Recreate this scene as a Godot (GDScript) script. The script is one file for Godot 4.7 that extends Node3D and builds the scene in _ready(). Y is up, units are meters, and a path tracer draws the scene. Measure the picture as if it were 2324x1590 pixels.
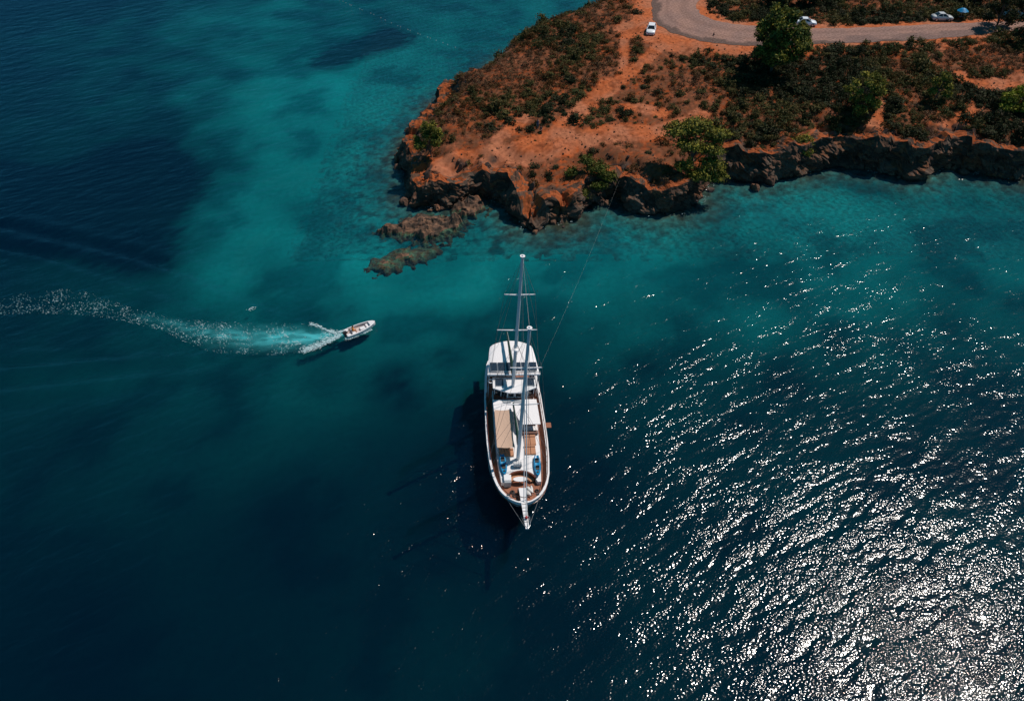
extends Node3D

# ---------------------------------------------------------------- camera frame
# Photo coordinates used below are those of a 2324 x 1590 copy of the photograph.
const EYE := 67.0
const PITCH := 43.0
const FOCAL := 1724.9
const MID := Vector2(1161.75, 795.0)

var rng := RandomNumberGenerator.new()
var M := {}
var names := {}
var gulet_frame := Transform3D()

func ray(px: float, py: float) -> Vector3:
	var a := deg_to_rad(PITCH)
	var u := (px - MID.x) / FOCAL
	var v := -(py - MID.y) / FOCAL
	return Vector3(u, -sin(a) + v * cos(a), -cos(a) - v * sin(a))

# the point of a pixel's line of sight that lies h metres above the sea
func spot(px: float, py: float, h := 0.0) -> Vector3:
	var d := ray(px, py)
	return Vector3(0, EYE, 0) + d * ((h - EYE) / d.y)

func to_photo(p: Vector3) -> Vector2:
	var a := deg_to_rad(PITCH)
	var y := p.y - EYE
	var zc := -y * sin(a) - p.z * cos(a)
	return Vector2(MID.x + FOCAL * p.x / zc, MID.y - FOCAL * (y * cos(a) - p.z * sin(a)) / zc)

# the point of a pixel's line of sight where it meets the land
func on_land(px: float, py: float) -> Vector3:
	var d := ray(px, py).normalized()
	var p := Vector3(0, EYE, 0) + d * 60.0
	for i in 700:
		p += d * 0.3
		if p.y < ground(p.x, p.z):
			break
	return Vector3(p.x, ground(p.x, p.z), p.z)

# ---------------------------------------------------------------- small helpers
func fresh(called: String) -> String:
	if not names.has(called):
		names[called] = 0
		return called
	names[called] += 1
	return "%s_%03d" % [called, names[called]]

func tag(o: Node, label: String, category: String, group := "") -> Node:
	o.set_meta("label", label)
	o.set_meta("category", category)
	if group != "":
		o.set_meta("group", group)
	return o

func thing(called: String, label: String, category: String, where := Transform3D(), group := "") -> Node3D:
	var o := Node3D.new()
	o.name = fresh(called)
	add_child(o)
	o.transform = where
	tag(o, label, category, group)
	return o

func put(called: String, mesh: Mesh, mat: Material, parent: Node = null) -> MeshInstance3D:
	var o := MeshInstance3D.new()
	o.mesh = mesh
	o.material_override = mat
	if parent == null:
		o.name = fresh(called)
		add_child(o)
	else:
		o.name = called
		parent.add_child(o, true)
	return o

func structure(o: Node, kind := "structure") -> Node:
	o.set_meta("kind", kind)
	return o

func lin(r: float, g: float, b: float) -> Color:
	return Color(r, g, b).linear_to_srgb()

func plain(c: Color, rough := 0.7, metal := 0.0) -> StandardMaterial3D:
	var m := StandardMaterial3D.new()
	m.albedo_color = c
	m.roughness = rough
	m.metallic = metal
	m.cull_mode = BaseMaterial3D.CULL_DISABLED
	return m

func vertex_coloured(rough := 0.9) -> StandardMaterial3D:
	var m := StandardMaterial3D.new()
	m.vertex_color_use_as_albedo = true
	m.roughness = rough
	m.cull_mode = BaseMaterial3D.CULL_DISABLED
	return m

func tool() -> SurfaceTool:
	var st := SurfaceTool.new()
	st.begin(Mesh.PRIMITIVE_TRIANGLES)
	return st

func done(st: SurfaceTool) -> ArrayMesh:
	st.generate_normals()
	return st.commit()

func quad(st: SurfaceTool, a: Vector3, b: Vector3, c: Vector3, d: Vector3) -> void:
	for p in [a, b, c, a, c, d]:
		st.add_vertex(p)

# a box whose top may be smaller than its foot (taper) and whose upper edges are chamfered
func box(st: SurfaceTool, at: Vector3, size: Vector3, turn := Basis(), cut := 0.0) -> void:
	st.set_smooth_group(-1)
	var h := size * 0.5
	var levels := [[-h.y, 0.0], [h.y - cut, 0.0], [h.y, cut]] if cut > 0.0 else [[-h.y, 0.0], [h.y, 0.0]]
	var rings := []
	for l in levels:
		var x: float = h.x - l[1]
		var z: float = h.z - l[1]
		var y: float = l[0]
		rings.append([at + turn * Vector3(-x, y, -z), at + turn * Vector3(x, y, -z), at + turn * Vector3(x, y, z), at + turn * Vector3(-x, y, z)])
	for k in rings.size() - 1:
		for i in 4:
			quad(st, rings[k][i], rings[k][(i + 1) % 4], rings[k + 1][(i + 1) % 4], rings[k + 1][i])
	var t: Array = rings[-1]
	quad(st, t[0], t[1], t[2], t[3])
	var b: Array = rings[0]
	quad(st, b[0], b[3], b[2], b[1])

func tube(st: SurfaceTool, a: Vector3, b: Vector3, ra: float, rb: float, n := 8, caps := true) -> void:
	var d := (b - a).normalized()
	var x := d.cross(Vector3.UP if absf(d.y) < 0.9 else Vector3.RIGHT).normalized()
	var y := d.cross(x)
	var lo := []
	var hi := []
	for i in n:
		var t := TAU * i / n
		var o := x * cos(t) + y * sin(t)
		lo.append(a + o * ra)
		hi.append(b + o * rb)
	st.set_smooth_group(0)
	for i in n:
		var j := (i + 1) % n
		quad(st, lo[i], hi[i], hi[j], lo[j])
	if caps:
		st.set_smooth_group(-1)
		for i in n:
			var j := (i + 1) % n
			for p in [a, lo[i], lo[j], b, hi[j], hi[i]]:
				st.add_vertex(p)

func pipe(st: SurfaceTool, pts: Array, r: float, n := 6) -> void:
	for i in pts.size() - 1:
		tube(st, pts[i], pts[i + 1], r, r, n)

# rings of points joined into one skin
func loft(st: SurfaceTool, rings: Array, closed := true, smooth := 0) -> void:
	st.set_smooth_group(smooth)
	for k in rings.size() - 1:
		var n: int = rings[k].size()
		for i in (n if closed else n - 1):
			var j := (i + 1) % n
			quad(st, rings[k][i], rings[k + 1][i], rings[k + 1][j], rings[k][j])

func fan(st: SurfaceTool, ring: Array, flip := false) -> void:
	st.set_smooth_group(-1)
	var c := Vector3.ZERO
	for p in ring:
		c += p
	c /= ring.size()
	for i in ring.size():
		var j := (i + 1) % ring.size()
		st.add_vertex(c)
		st.add_vertex(ring[j if flip else i])
		st.add_vertex(ring[i if flip else j])

# an upright prism over an outline of (x, z) points; y may be given per point
func prism(st: SurfaceTool, outline: Array, y0: float, y1: float) -> void:
	var lo := []
	var hi := []
	var pts := PackedVector2Array()
	for p in outline:
		pts.append(p)
	if not Geometry2D.is_polygon_clockwise(pts):
		pts.reverse()
	for p in pts:
		lo.append(Vector3(p.x, y0, p.y))
		hi.append(Vector3(p.x, y1, p.y))
	st.set_smooth_group(-1)
	var n := lo.size()
	for i in n:
		var j := (i + 1) % n
		quad(st, lo[i], lo[j], hi[j], hi[i])
	var tri := Geometry2D.triangulate_polygon(pts)
	for i in range(0, tri.size(), 3):
		var a := pts[tri[i]]
		var b := pts[tri[i + 1]]
		var c := pts[tri[i + 2]]
		var cw := (b - a).cross(c - a) > 0.0
		for p in ([a, b, c] if cw else [a, c, b]):
			st.add_vertex(Vector3(p.x, y1, p.y))
		for p in ([a, c, b] if cw else [a, b, c]):
			st.add_vertex(Vector3(p.x, y0, p.y))

func ball(st: SurfaceTool, at: Vector3, r: Vector3, n := 10, m := 6) -> void:
	var rings := []
	for k in m + 1:
		var t := PI * k / m
		var ring := []
		for i in n:
			var u := TAU * i / n
			ring.append(at + Vector3(sin(t) * cos(u) * r.x, cos(t) * r.y, sin(t) * sin(u) * r.z))
		rings.append(ring)
	st.set_smooth_group(0)
	for k in m:
		for i in n:
			var j := (i + 1) % n
			if k > 0:
				for p in [rings[k][i], rings[k + 1][i], rings[k][j]]:
					st.add_vertex(p)
			if k < m - 1:
				for p in [rings[k][j], rings[k + 1][i], rings[k + 1][j]]:
					st.add_vertex(p)

func arrays(v: PackedVector3Array, n: PackedVector3Array, c: PackedColorArray, i: PackedInt32Array, uv := PackedVector2Array()) -> ArrayMesh:
	var a := []
	a.resize(Mesh.ARRAY_MAX)
	a[Mesh.ARRAY_VERTEX] = v
	a[Mesh.ARRAY_NORMAL] = n
	if c.size():
		a[Mesh.ARRAY_COLOR] = c
	if uv.size():
		a[Mesh.ARRAY_TEX_UV] = uv
	if i.size():
		a[Mesh.ARRAY_INDEX] = i
	var m := ArrayMesh.new()
	m.add_surface_from_arrays(Mesh.PRIMITIVE_TRIANGLES, a)
	return m

func noise(s: int, freq := 1.0, octaves := 3, kind := FastNoiseLite.TYPE_SIMPLEX_SMOOTH) -> FastNoiseLite:
	var n := FastNoiseLite.new()
	n.seed = s
	n.noise_type = kind
	n.frequency = freq
	n.fractal_octaves = octaves
	n.fractal_type = FastNoiseLite.FRACTAL_FBM if octaves > 1 else FastNoiseLite.FRACTAL_NONE
	return n

func segment_distance(p: Vector2, a: Vector2, b: Vector2) -> float:
	var ab := b - a
	var t := clampf((p - a).dot(ab) / maxf(ab.length_squared(), 1e-6), 0.0, 1.0)
	return p.distance_to(a + ab * t)

func flat(p: Vector3) -> Vector2:
	return Vector2(p.x, p.z)

func traced(list: Array, h := 0.0) -> PackedVector2Array:
	var out := PackedVector2Array()
	for i in range(0, list.size(), 2):
		out.append(flat(spot(list[i], list[i + 1], h)))
	return out

# ================================================================ the scene
func _ready() -> void:
	rng.seed = 7
	camera_and_light()
	materials()
	survey()
	sea()
	land()
	road()
	islets()
	plants()
	boulders()
	gulet()
	gulet_cargo()
	speedboat()
	cars()
	roadside()
	people()
	buoys()

func camera_and_light() -> void:
	var cam := Camera3D.new()
	cam.name = "camera"
	add_child(cam)
	cam.position = Vector3(0, EYE, 0)
	cam.rotation_degrees = Vector3(-PITCH, 0, 0)
	cam.fov = 2.0 * rad_to_deg(atan(795.0 / FOCAL))
	cam.near = 0.5
	cam.far = 6000.0
	var we := WorldEnvironment.new()
	var e := Environment.new()
	we.environment = e
	e.background_mode = Environment.BG_SKY
	e.tonemap_mode = Environment.TONE_MAPPER_LINEAR
	e.tonemap_exposure = 1.0
	e.sdfgi_enabled = true
	e.ssao_enabled = true
	e.ssil_enabled = true
	e.volumetric_fog_enabled = true
	e.volumetric_fog_density = 0.0
	var s := Sky.new()
	var sm := ProceduralSkyMaterial.new()
	sm.sky_top_color = lin(0.015, 0.095, 0.18)
	sm.sky_horizon_color = lin(0.045, 0.30, 0.54)
	sm.sky_curve = 0.3
	sm.ground_horizon_color = lin(0.045, 0.30, 0.54)
	sm.ground_bottom_color = lin(0.0, 0.02, 0.03)
	sm.sun_angle_max = 1.0
	s.sky_material = sm
	e.sky = s
	add_child(we)
	var sun := DirectionalLight3D.new()
	sun.name = "sun"
	add_child(sun)
	var az := deg_to_rad(58.0)
	var el := deg_to_rad(56.0)
	var to := Vector3(cos(el) * sin(az), sin(el), -cos(el) * cos(az))
	sun.look_at_from_position(Vector3.ZERO, -to)
	sun.light_energy = 1.3
	sun.light_angular_distance = 0.5
	sun.light_color = Color(1.0, 0.965, 0.93)
	sun.shadow_enabled = true
	sun.sky_mode = DirectionalLight3D.SKY_MODE_LIGHT_ONLY

func grain_texture(s: int, low: float, coarse: float) -> ImageTexture:
	var im := Image.create(256, 256, false, Image.FORMAT_RGB8)
	var n := noise(s, 0.035, 4)
	n.fractal_gain = 0.65
	var r := RandomNumberGenerator.new()
	r.seed = s
	for y in 256:
		for x in 256:
			# wrapped by blending with the shifted copy
			var u := x / 256.0
			var v := y / 256.0
			var a := lerpf(n.get_noise_2d(x, y), n.get_noise_2d(x - 256, y), u)
			var b := lerpf(n.get_noise_2d(x, y - 256), n.get_noise_2d(x - 256, y - 256), u)
			var k := clampf((0.78 if coarse > 0.3 else 0.9) + coarse * lerpf(a, b, v) + r.randf_range(-0.12, 0.12), low, 1.0)
			im.set_pixel(x, y, Color(k, k, k).linear_to_srgb())
	return ImageTexture.create_from_image(im)

func materials() -> void:
	var g := grain_texture(3, 0.35, 0.7)
	var earth := vertex_coloured(0.95)
	earth.albedo_texture = g
	earth.uv1_triplanar = true
	earth.uv1_world_triplanar = true
	earth.uv1_scale = Vector3.ONE * 0.11
	earth.heightmap_enabled = true
	earth.heightmap_texture = g
	earth.heightmap_scale = 14.0
	earth.metallic_specular = 0.2
	M.earth = earth
	var stone := vertex_coloured(0.9)
	stone.albedo_texture = g
	stone.uv1_triplanar = true
	stone.uv1_world_triplanar = true
	stone.uv1_scale = Vector3.ONE * 0.23
	stone.heightmap_enabled = true
	stone.heightmap_texture = g
	stone.heightmap_scale = 12.0
	stone.metallic_specular = 0.25
	M.stone = stone
	var bed := vertex_coloured(1.0)
	bed.albedo_texture = grain_texture(5, 0.6, 0.25)
	bed.uv1_triplanar = true
	bed.uv1_world_triplanar = true
	bed.uv1_scale = Vector3.ONE * 0.09
	bed.metallic_specular = 0.0
	M.bed = bed
	var tar := vertex_coloured(0.95)
	tar.albedo_texture = g
	tar.uv1_triplanar = true
	tar.uv1_world_triplanar = true
	tar.uv1_scale = Vector3.ONE * 0.17
	tar.metallic_specular = 0.2
	M.tar = tar
	var leaf := vertex_coloured(0.75)
	leaf.backlight_enabled = true
	leaf.backlight = lin(0.35, 0.35, 0.35)
	leaf.metallic_specular = 0.25
	M.leaf = leaf
	M.bark = plain(lin(0.10, 0.06, 0.04), 0.95)
	# boat paint, timber, cloth
	M.white = plain(lin(0.74, 0.72, 0.72), 0.35)
	M.hull = plain(lin(0.70, 0.70, 0.70), 0.25)
	M.canvas = plain(lin(0.76, 0.73, 0.73), 0.9)
	M.canvas.heightmap_enabled = true
	M.canvas.heightmap_texture = grain_texture(11, 0.0, 1.2)
	M.canvas.heightmap_scale = 4.0
	M.canvas.uv1_triplanar = true
	M.canvas.uv1_scale = Vector3.ONE * 0.35
	M.beige = plain(lin(0.50, 0.34, 0.25), 0.9)
	M.beige.heightmap_enabled = true
	M.beige.heightmap_texture = M.canvas.heightmap_texture
	M.beige.heightmap_scale = 5.0
	M.beige.uv1_triplanar = true
	M.beige.uv1_scale = Vector3.ONE * 0.3
	M.mast = plain(lin(0.66, 0.66, 0.66), 0.3)
	M.wire = plain(lin(0.25, 0.25, 0.25), 0.5, 0.6)
	M.steel = plain(lin(0.55, 0.55, 0.55), 0.3, 0.8)
	M.varnish = plain(lin(0.13, 0.032, 0.015), 0.35)
	M.cushion = plain(lin(0.42, 0.20, 0.11), 0.9)
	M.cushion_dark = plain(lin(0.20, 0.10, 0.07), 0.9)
	M.glass = plain(lin(0.012, 0.014, 0.016), 0.08)
	M.glass.metallic_specular = 0.6
	M.green_cloth = plain(lin(0.012, 0.05, 0.035), 0.9)
	M.dark = plain(lin(0.02, 0.02, 0.022), 0.6)
	M.rubber = plain(lin(0.015, 0.015, 0.016), 0.85)
	M.fender = plain(lin(0.62, 0.60, 0.58), 0.5)
	M.kayak = plain(lin(0.006, 0.20, 0.40), 0.35)
	M.grey = plain(lin(0.30, 0.32, 0.34), 0.6)
	M.orange = plain(lin(0.55, 0.17, 0.02), 0.8)
	M.red = plain(lin(0.40, 0.02, 0.02), 0.6)
	M.rope = plain(lin(0.55, 0.52, 0.47), 0.9)
	# teak: narrow boards with dark seams
	var im := Image.create(128, 128, false, Image.FORMAT_RGB8)
	var n := noise(21, 0.09, 3)
	for x in 128:
		var board := int(x / 16.0)
		var tone := 0.8 + 0.2 * sin(board * 12.7)
		for y in 128:
			var k := tone * (0.9 + 0.25 * n.get_noise_2d(x * 2.0, y * 0.25))
			if x % 16 == 0:
				k = 0.25
			im.set_pixel(x, y, lin(0.34 * k, 0.125 * k, 0.065 * k))
	var teak := plain(Color.WHITE, 0.75)
	teak.albedo_texture = ImageTexture.create_from_image(im)
	teak.uv1_triplanar = true
	teak.uv1_scale = Vector3.ONE * 0.9
	M.teak = teak
	# solar cells: dark squares with thin silver lines
	var sol := Image.create(96, 96, false, Image.FORMAT_RGB8)
	sol.fill(lin(0.010, 0.022, 0.040))
	for k in 6:
		sol.fill_rect(Rect2i(k * 16, 0, 1, 96), lin(0.10, 0.13, 0.16))
		sol.fill_rect(Rect2i(0, k * 16, 96, 1), lin(0.06, 0.09, 0.12))
	var solar := plain(Color.WHITE, 0.25)
	solar.albedo_texture = ImageTexture.create_from_image(sol)
	solar.uv1_triplanar = true
	solar.uv1_scale = Vector3.ONE * 1.05
	M.solar = solar

# ================================================================ shape of the ground
const WEST := [1540, -150, 1490, -60, 1440, 0, 1388, 25, 1340, 48, 1285, 76, 1235, 96, 1185, 113, 1148, 130, 1112, 155, 1085, 188, 1048, 210, 1005, 220, 984, 238, 992, 264, 962, 284, 936, 306, 918, 340, 900, 362]
const SOUTH := [922, 382, 927, 415, 920, 440, 930, 460, 955, 470, 990, 468, 1030, 466, 1052, 462, 1072, 450, 1100, 446, 1130, 450, 1152, 466, 1166, 492, 1186, 514, 1210, 522, 1232, 508, 1252, 500, 1282, 512, 1308, 496, 1330, 470, 1360, 454, 1392, 448, 1412, 462, 1440, 478, 1485, 486, 1545, 480, 1588, 456, 1597, 430, 1622, 406, 1660, 404, 1705, 413, 1745, 408, 1785, 398, 1832, 392, 1872, 378, 1905, 372, 1935, 380, 1975, 386, 2012, 388, 2040, 398, 2060, 404, 2090, 403, 2112, 394, 2140, 380, 2165, 375, 2200, 388, 2250, 399, 2323, 408, 2500, 424, 2800, 440]
const ISLET_BIG := [850, 524, 880, 510, 912, 503, 928, 492, 985, 490, 1032, 494, 1046, 506, 1028, 522, 990, 538, 960, 545, 935, 534, 890, 532]
const ISLET_SMALL := [1026, 474, 1042, 458, 1072, 452, 1100, 460, 1106, 474, 1076, 490, 1042, 492]
const REEF := [830, 603, 846, 584, 890, 568, 950, 556, 1000, 552, 985, 572, 930, 590, 880, 610, 850, 614]
const DEPTHS := [0, 0, 11, 150, 20, 8.5, 300, 50, 6, 480, 30, 4.2, 600, 30, 3.2, 900, 110, 2.6, 800, 60, 4.6, 1100, 50, 3.2, 1250, 20, 3.0, 750, 200, 1.7, 600, 180, 2.6, 900, 250, 2.2, 450, 200, 5, 0, 200, 9.5, 0, 330, 10, 250, 200, 7.5, 250, 330, 11, 350, 280, 9, 430, 380, 11, 560, 350, 2.8, 600, 250, 2.5, 480, 280, 4.6, 520, 420, 3.2, 640, 300, 2.8, 800, 400, 2.8, 880, 330, 2.0, 650, 550, 3.0, 500, 600, 3.8, 540, 480, 3.0, 780, 600, 2.2, 850, 520, 1.7, 300, 560, 10, 0, 520, 12, 0, 700, 12, 200, 720, 9.5, 300, 800, 9.0, 600, 700, 5.0, 600, 820, 7.2, 900, 700, 3.0, 1050, 640, 2.5, 1000, 800, 4.5, 850, 860, 7.5, 1060, 870, 7, 100, 1000, 13, 500, 950, 10.5, 900, 950, 12.5, 700, 880, 9, 1000, 1050, 16, 600, 1200, 18, 100, 1400, 20, 1000, 1400, 15, 500, 1560, 19, 1300, 650, 3.4, 1250, 560, 2.2, 1500, 600, 3.2, 1400, 520, 1.8, 1900, 480, 2.4, 1700, 460, 1.8, 2200, 520, 3.6, 2300, 480, 4, 1700, 700, 5, 1400, 740, 5.6, 2200, 750, 7.2, 1950, 640, 4.6, 1500, 850, 10.5, 1300, 800, 7.5, 1800, 900, 12, 2200, 1000, 12.5, 1500, 1200, 15, 2000, 1400, 15, 2320, 900, 10, 2320, 1560, 15, 1700, 1500, 16, 1300, 1000, 16, 1100, 1000, 20, 1150, 1150, 20, 1040, 1120, 20, 1060, 930, 16, 1180, 1000, 20, 1180, 900, 15]
const MEADOWS := [[-40, 540, -40, 330, 120, 350, 250, 300, 340, 285, 430, 320, 478, 385, 450, 440, 405, 500, 385, 590, 300, 600, 150, 560], [680, 150, 720, 112, 800, 75, 880, 55, 950, 75, 920, 100, 840, 118, 770, 150], [820, 385, 850, 380, 855, 405, 830, 415], [855, 430, 905, 425, 925, 450, 870, 455], [860, 840, 900, 810, 940, 850, 920, 900, 870, 890], [990, 780, 1030, 785, 1035, 810, 1000, 812], [1420, 800, 1470, 785, 1490, 815, 1440, 830]]

const X0 := -34.0
const X1 := 114.0
const Z0 := -216.0
const Z1 := -92.0
const CELL := 0.42

var coast := PackedVector2Array()
var west_count := 0
var heights := PackedFloat32Array()
var inland := PackedFloat32Array()
var cols := 0
var rows := 0
var depth_at := PackedFloat32Array()
var depth_places := []
var meadows := []
var bare := []
var rock_noise: FastNoiseLite
var hill_noise: FastNoiseLite
var fine_noise: FastNoiseLite
var road_outer := PackedVector2Array()
var road_inner := PackedVector2Array()
const ROAD_PAIRS := [1505, -75, 1632, -75, 1487, -22, 1600, -22, 1480, 18, 1583, 6, 1487, 48, 1584, 24, 1520, 71, 1606, 40, 1575, 88, 1650, 52, 1640, 99, 1710, 58, 1720, 104, 1770, 61, 1820, 101, 1850, 63, 1920, 97, 1935, 63, 2050, 92, 2050, 58, 2150, 85, 2150, 53, 2240, 76, 2240, 50, 2330, 66, 2330, 46, 2480, 50, 2480, 34]
const ROAD_Y := 9.4

# (signed distance to the waterline, how gently the land rises behind it)
func shore(p: Vector2) -> Vector2:
	var best := 1e9
	var near := 0
	for i in coast.size():
		var d := segment_distance(p, coast[i], coast[(i + 1) % coast.size()])
		if d < best:
			best = d
			near = i
	var gentle := 0.0
	if near < west_count - 2:
		gentle = 9.0 if near > 10 else 11.0
	elif near < west_count + 3:
		gentle = 3.0
	else:
		gentle = 2.0
	return Vector2(best if Geometry2D.is_point_in_polygon(p, coast) else -best, gentle)

const DEPTH_STEP := 4.0
func sea_depth(x: float, z: float) -> float:
	if depth_at.is_empty():
		for r in 84:
			for c in 106:
				depth_at.append(depth_from_places(-212.0 + c * DEPTH_STEP, -276.0 + r * DEPTH_STEP))
	var fx := clampf((x + 212.0) / DEPTH_STEP, 0.0, 104.99)
	var fz := clampf((z + 276.0) / DEPTH_STEP, 0.0, 82.99)
	var i := int(fz) * 106 + int(fx)
	var u := fx - int(fx)
	return lerpf(lerpf(depth_at[i], depth_at[i + 1], u), lerpf(depth_at[i + 106], depth_at[i + 107], u), fz - int(fz))

func depth_from_places(x: float, z: float) -> float:
	var sum := 0.0
	var total := 0.0
	for d in depth_places:
		var q: float = (x - d.x) * (x - d.x) + (z - d.y) * (z - d.y) + 25.0
		var w := 1.0 / (q * sqrt(q))
		sum += w * d.z
		total += w
	var y := sum / total
	return y * (1.0 + 0.32 * hill_noise.get_noise_2d(x * 2.2, z * 2.2 + 90.0) * smoothstep(2.3, 1.6, y))

func rise(x: float, z: float, s: Vector2) -> float:
	var d := s.x
	if d <= 0.0:
		var far := -d
		var deep := sea_depth(x, z)
		var shelf := 0.2 + far * 0.07 + 0.004 * far * far
		var y := -minf(deep, shelf)
		y += rock_noise.get_noise_2d(x * 0.9, z * 0.9) * 0.35 * exp(-far / 5.0)
		return minf(y, -0.12)
	var zz := -z
	var base := 4.4 + clampf((zz - 106.0) * 0.105, 0.0, 5.0)
	base += hill_noise.get_noise_2d(x, z) * 0.9 * smoothstep(8.0, 20.0, d)
	# the hill behind the road
	base += maxf(0.0, zz - 172.0) * 0.24 * smoothstep(50.0, 62.0, x)
	var t := clampf(d / s.y, 0.0, 1.0)
	var up := pow(t * t * (3.0 - 2.0 * t), 0.6)
	if s.y < 4.0:
		base *= lerpf(0.86 + 0.3 * hill_noise.get_noise_2d(x * 3.0 + 50.0, z * 3.0), 1.0, smoothstep(1.0, 10.0, d))
	var y := base * up
	var band := clampf(1.0 - (d - s.y * 0.3) / (s.y * 0.8 + 1.5), 0.0, 1.0)
	y += (absf(rock_noise.get_noise_2d(x, z)) * 2.2 - 0.7) * band * (0.7 if s.y < 4.0 else 0.6)
	y += fine_noise.get_noise_2d(x, z) * 0.12
	# level the strip that the road lies on
	var k := road_near(Vector2(x, z))
	if k < 7.0:
		y = lerpf(ROAD_Y - 0.05, y, smoothstep(1.5, 7.0, k))
	return maxf(y, 0.02)

# distance to the road's surface, 0 on it
func road_near(p: Vector2) -> float:
	if p.y > -138.0:
		return 99.0
	var best := 99.0
	for i in road_outer.size() - 1:
		var quad_of := PackedVector2Array([road_outer[i], road_outer[i + 1], road_inner[i + 1], road_inner[i]])
		if absf((road_outer[i].x + road_inner[i].x) * 0.5 - p.x) > 34.0:
			continue
		if Geometry2D.is_point_in_polygon(p, quad_of):
			return 0.0
		best = minf(best, minf(segment_distance(p, road_outer[i], road_outer[i + 1]), segment_distance(p, road_inner[i], road_inner[i + 1])))
	return best

func survey() -> void:
	coast = traced(WEST)
	west_count = coast.size()
	coast.append_array(traced(SOUTH))
	coast.append_array(PackedVector2Array([Vector2(330, -110), Vector2(360, -430), Vector2(70, -430), Vector2(52, -300)]))
	rock_noise = noise(31, 0.42, 4)
	hill_noise = noise(32, 0.05, 2)
	fine_noise = noise(33, 0.6, 3)
	for i in range(0, DEPTHS.size(), 3):
		var p := spot(DEPTHS[i], DEPTHS[i + 1], 0.0)
		depth_places.append(Vector3(p.x, p.z, DEPTHS[i + 2] * 0.21))
	for m in MEADOWS:
		meadows.append(traced(m))
	for i in range(0, ROAD_PAIRS.size(), 4):
		road_outer.append(flat(spot(ROAD_PAIRS[i], ROAD_PAIRS[i + 1], ROAD_Y)))
		road_inner.append(flat(spot(ROAD_PAIRS[i + 2], ROAD_PAIRS[i + 3], ROAD_Y)))
	# bare earth: [points of a line, half-width]
	for b in [[[1530, 92, 1498, 108, 1478, 126, 1425, 158, 1388, 184], 1.3, 8.8], [[1388, 184, 1335, 222, 1292, 258, 1255, 290], 1.9, 8.0], [[1412, 92, 1418, 122, 1414, 152], 0.8, 8.8],
		[[970, 352, 1060, 338, 1160, 325, 1250, 305, 1330, 300, 1420, 290, 1470, 292], 2.5, 6.6], [[1000, 372, 1150, 355, 1280, 330], 2.2, 5.6], [[1440, 62, 1500, 88, 1560, 98], 4.2, 9.3], [[1470, 8, 1462, 40, 1440, 80], 2.6, 9.3],
		[[1990, 232, 1996, 260, 1985, 290], 1.4, 6.8], [[2190, 170, 2240, 185, 2320, 175], 2.2, 8.0], [[1790, 320, 1850, 300, 1880, 282], 1.3, 6.0], [[2150, 265, 2190, 255, 2220, 240], 1.2, 7.2], [[1590, 250, 1560, 265, 1480, 285], 1.8, 7.2], [[1440, 230, 1500, 240], 1.6, 7.6], [[1640, 112, 1700, 116], 1.5, 9.3], [[1200, 255, 1130, 300], 1.2, 7.0]]:
		bare.append([traced(b[0], b[2]), b[1]])
	cols = int((X1 - X0) / CELL) + 1
	rows = int((Z1 - Z0) / CELL) + 1
	# signed distances on a 1.5 m grid, then read in between
	var step := 1.5
	var gc := int((X1 - X0) / step) + 2
	var gr := int((Z1 - Z0) / step) + 2
	var coarse := []
	for r in gr:
		for c in gc:
			coarse.append(shore(Vector2(X0 + c * step, Z0 + r * step)))
	heights.resize(cols * rows)
	inland.resize(cols * rows)
	for r in rows:
		for c in cols:
			var fx := c * CELL / step
			var fz := r * CELL / step
			var ix := int(fx)
			var iz := int(fz)
			var a: Vector2 = coarse[iz * gc + ix].lerp(coarse[iz * gc + ix + 1], fx - ix)
			var b: Vector2 = coarse[(iz + 1) * gc + ix].lerp(coarse[(iz + 1) * gc + ix + 1], fx - ix)
			var s := a.lerp(b, fz - iz)
			s.x += rock_noise.get_noise_2d((X0 + c * CELL) * 0.5, (Z0 + r * CELL) * 0.5 + 300.0) * 1.6 * clampf(1.0 - absf(s.x) / 7.0, 0.0, 1.0)
			if s.y < 4.0 and s.x > -4.0:
				s.x -= 1.3 * smoothstep(-4.0, 0.0, s.x)
			inland[r * cols + c] = s.x
			heights[r * cols + c] = rise(X0 + c * CELL, Z0 + r * CELL, s)

func ground(x: float, z: float) -> float:
	return sampled(heights, x, z)

func sampled(a: PackedFloat32Array, x: float, z: float) -> float:
	var fx := clampf((x - X0) / CELL, 0.0, cols - 1.001)
	var fz := clampf((z - Z0) / CELL, 0.0, rows - 1.001)
	var ix := int(fx)
	var iz := int(fz)
	var i := iz * cols + ix
	return lerpf(lerpf(a[i], a[i + 1], fx - ix), lerpf(a[i + cols], a[i + cols + 1], fx - ix), fz - iz)

# 0 on trodden earth, 1 well away from it
func overgrown(p: Vector2) -> float:
	var k := 1.0
	for b in bare:
		var line: PackedVector2Array = b[0]
		for i in line.size() - 1:
			var d := segment_distance(p, line[i], line[i + 1])
			k = minf(k, smoothstep(b[1] * 0.75, b[1] * 1.35, d))
	return k

# ================================================================ the sea
func wake_height(x: float, z: float) -> float:
	var p := Vector2(x, z)
	var y := 0.0
	for w in wake_lines:
		var line: PackedVector2Array = w[0]
		for i in line.size() - 1:
			var ab := line[i + 1] - line[i]
			var t := (p - line[i]).dot(ab) / ab.length_squared()
			if t < 0.0 or t > 1.0:
				continue
			var side := (p - line[i]).cross(ab.normalized())
			var fade: float = lerpf(w[2], w[3], (i + t) / (line.size() - 1.0))
			y += fade * cos(side * TAU / w[1]) * exp(-side * side / (w[1] * w[1] * 0.8))
	return y

var wake_lines := []
var reef_at := Vector2(-18, -95)

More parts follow.
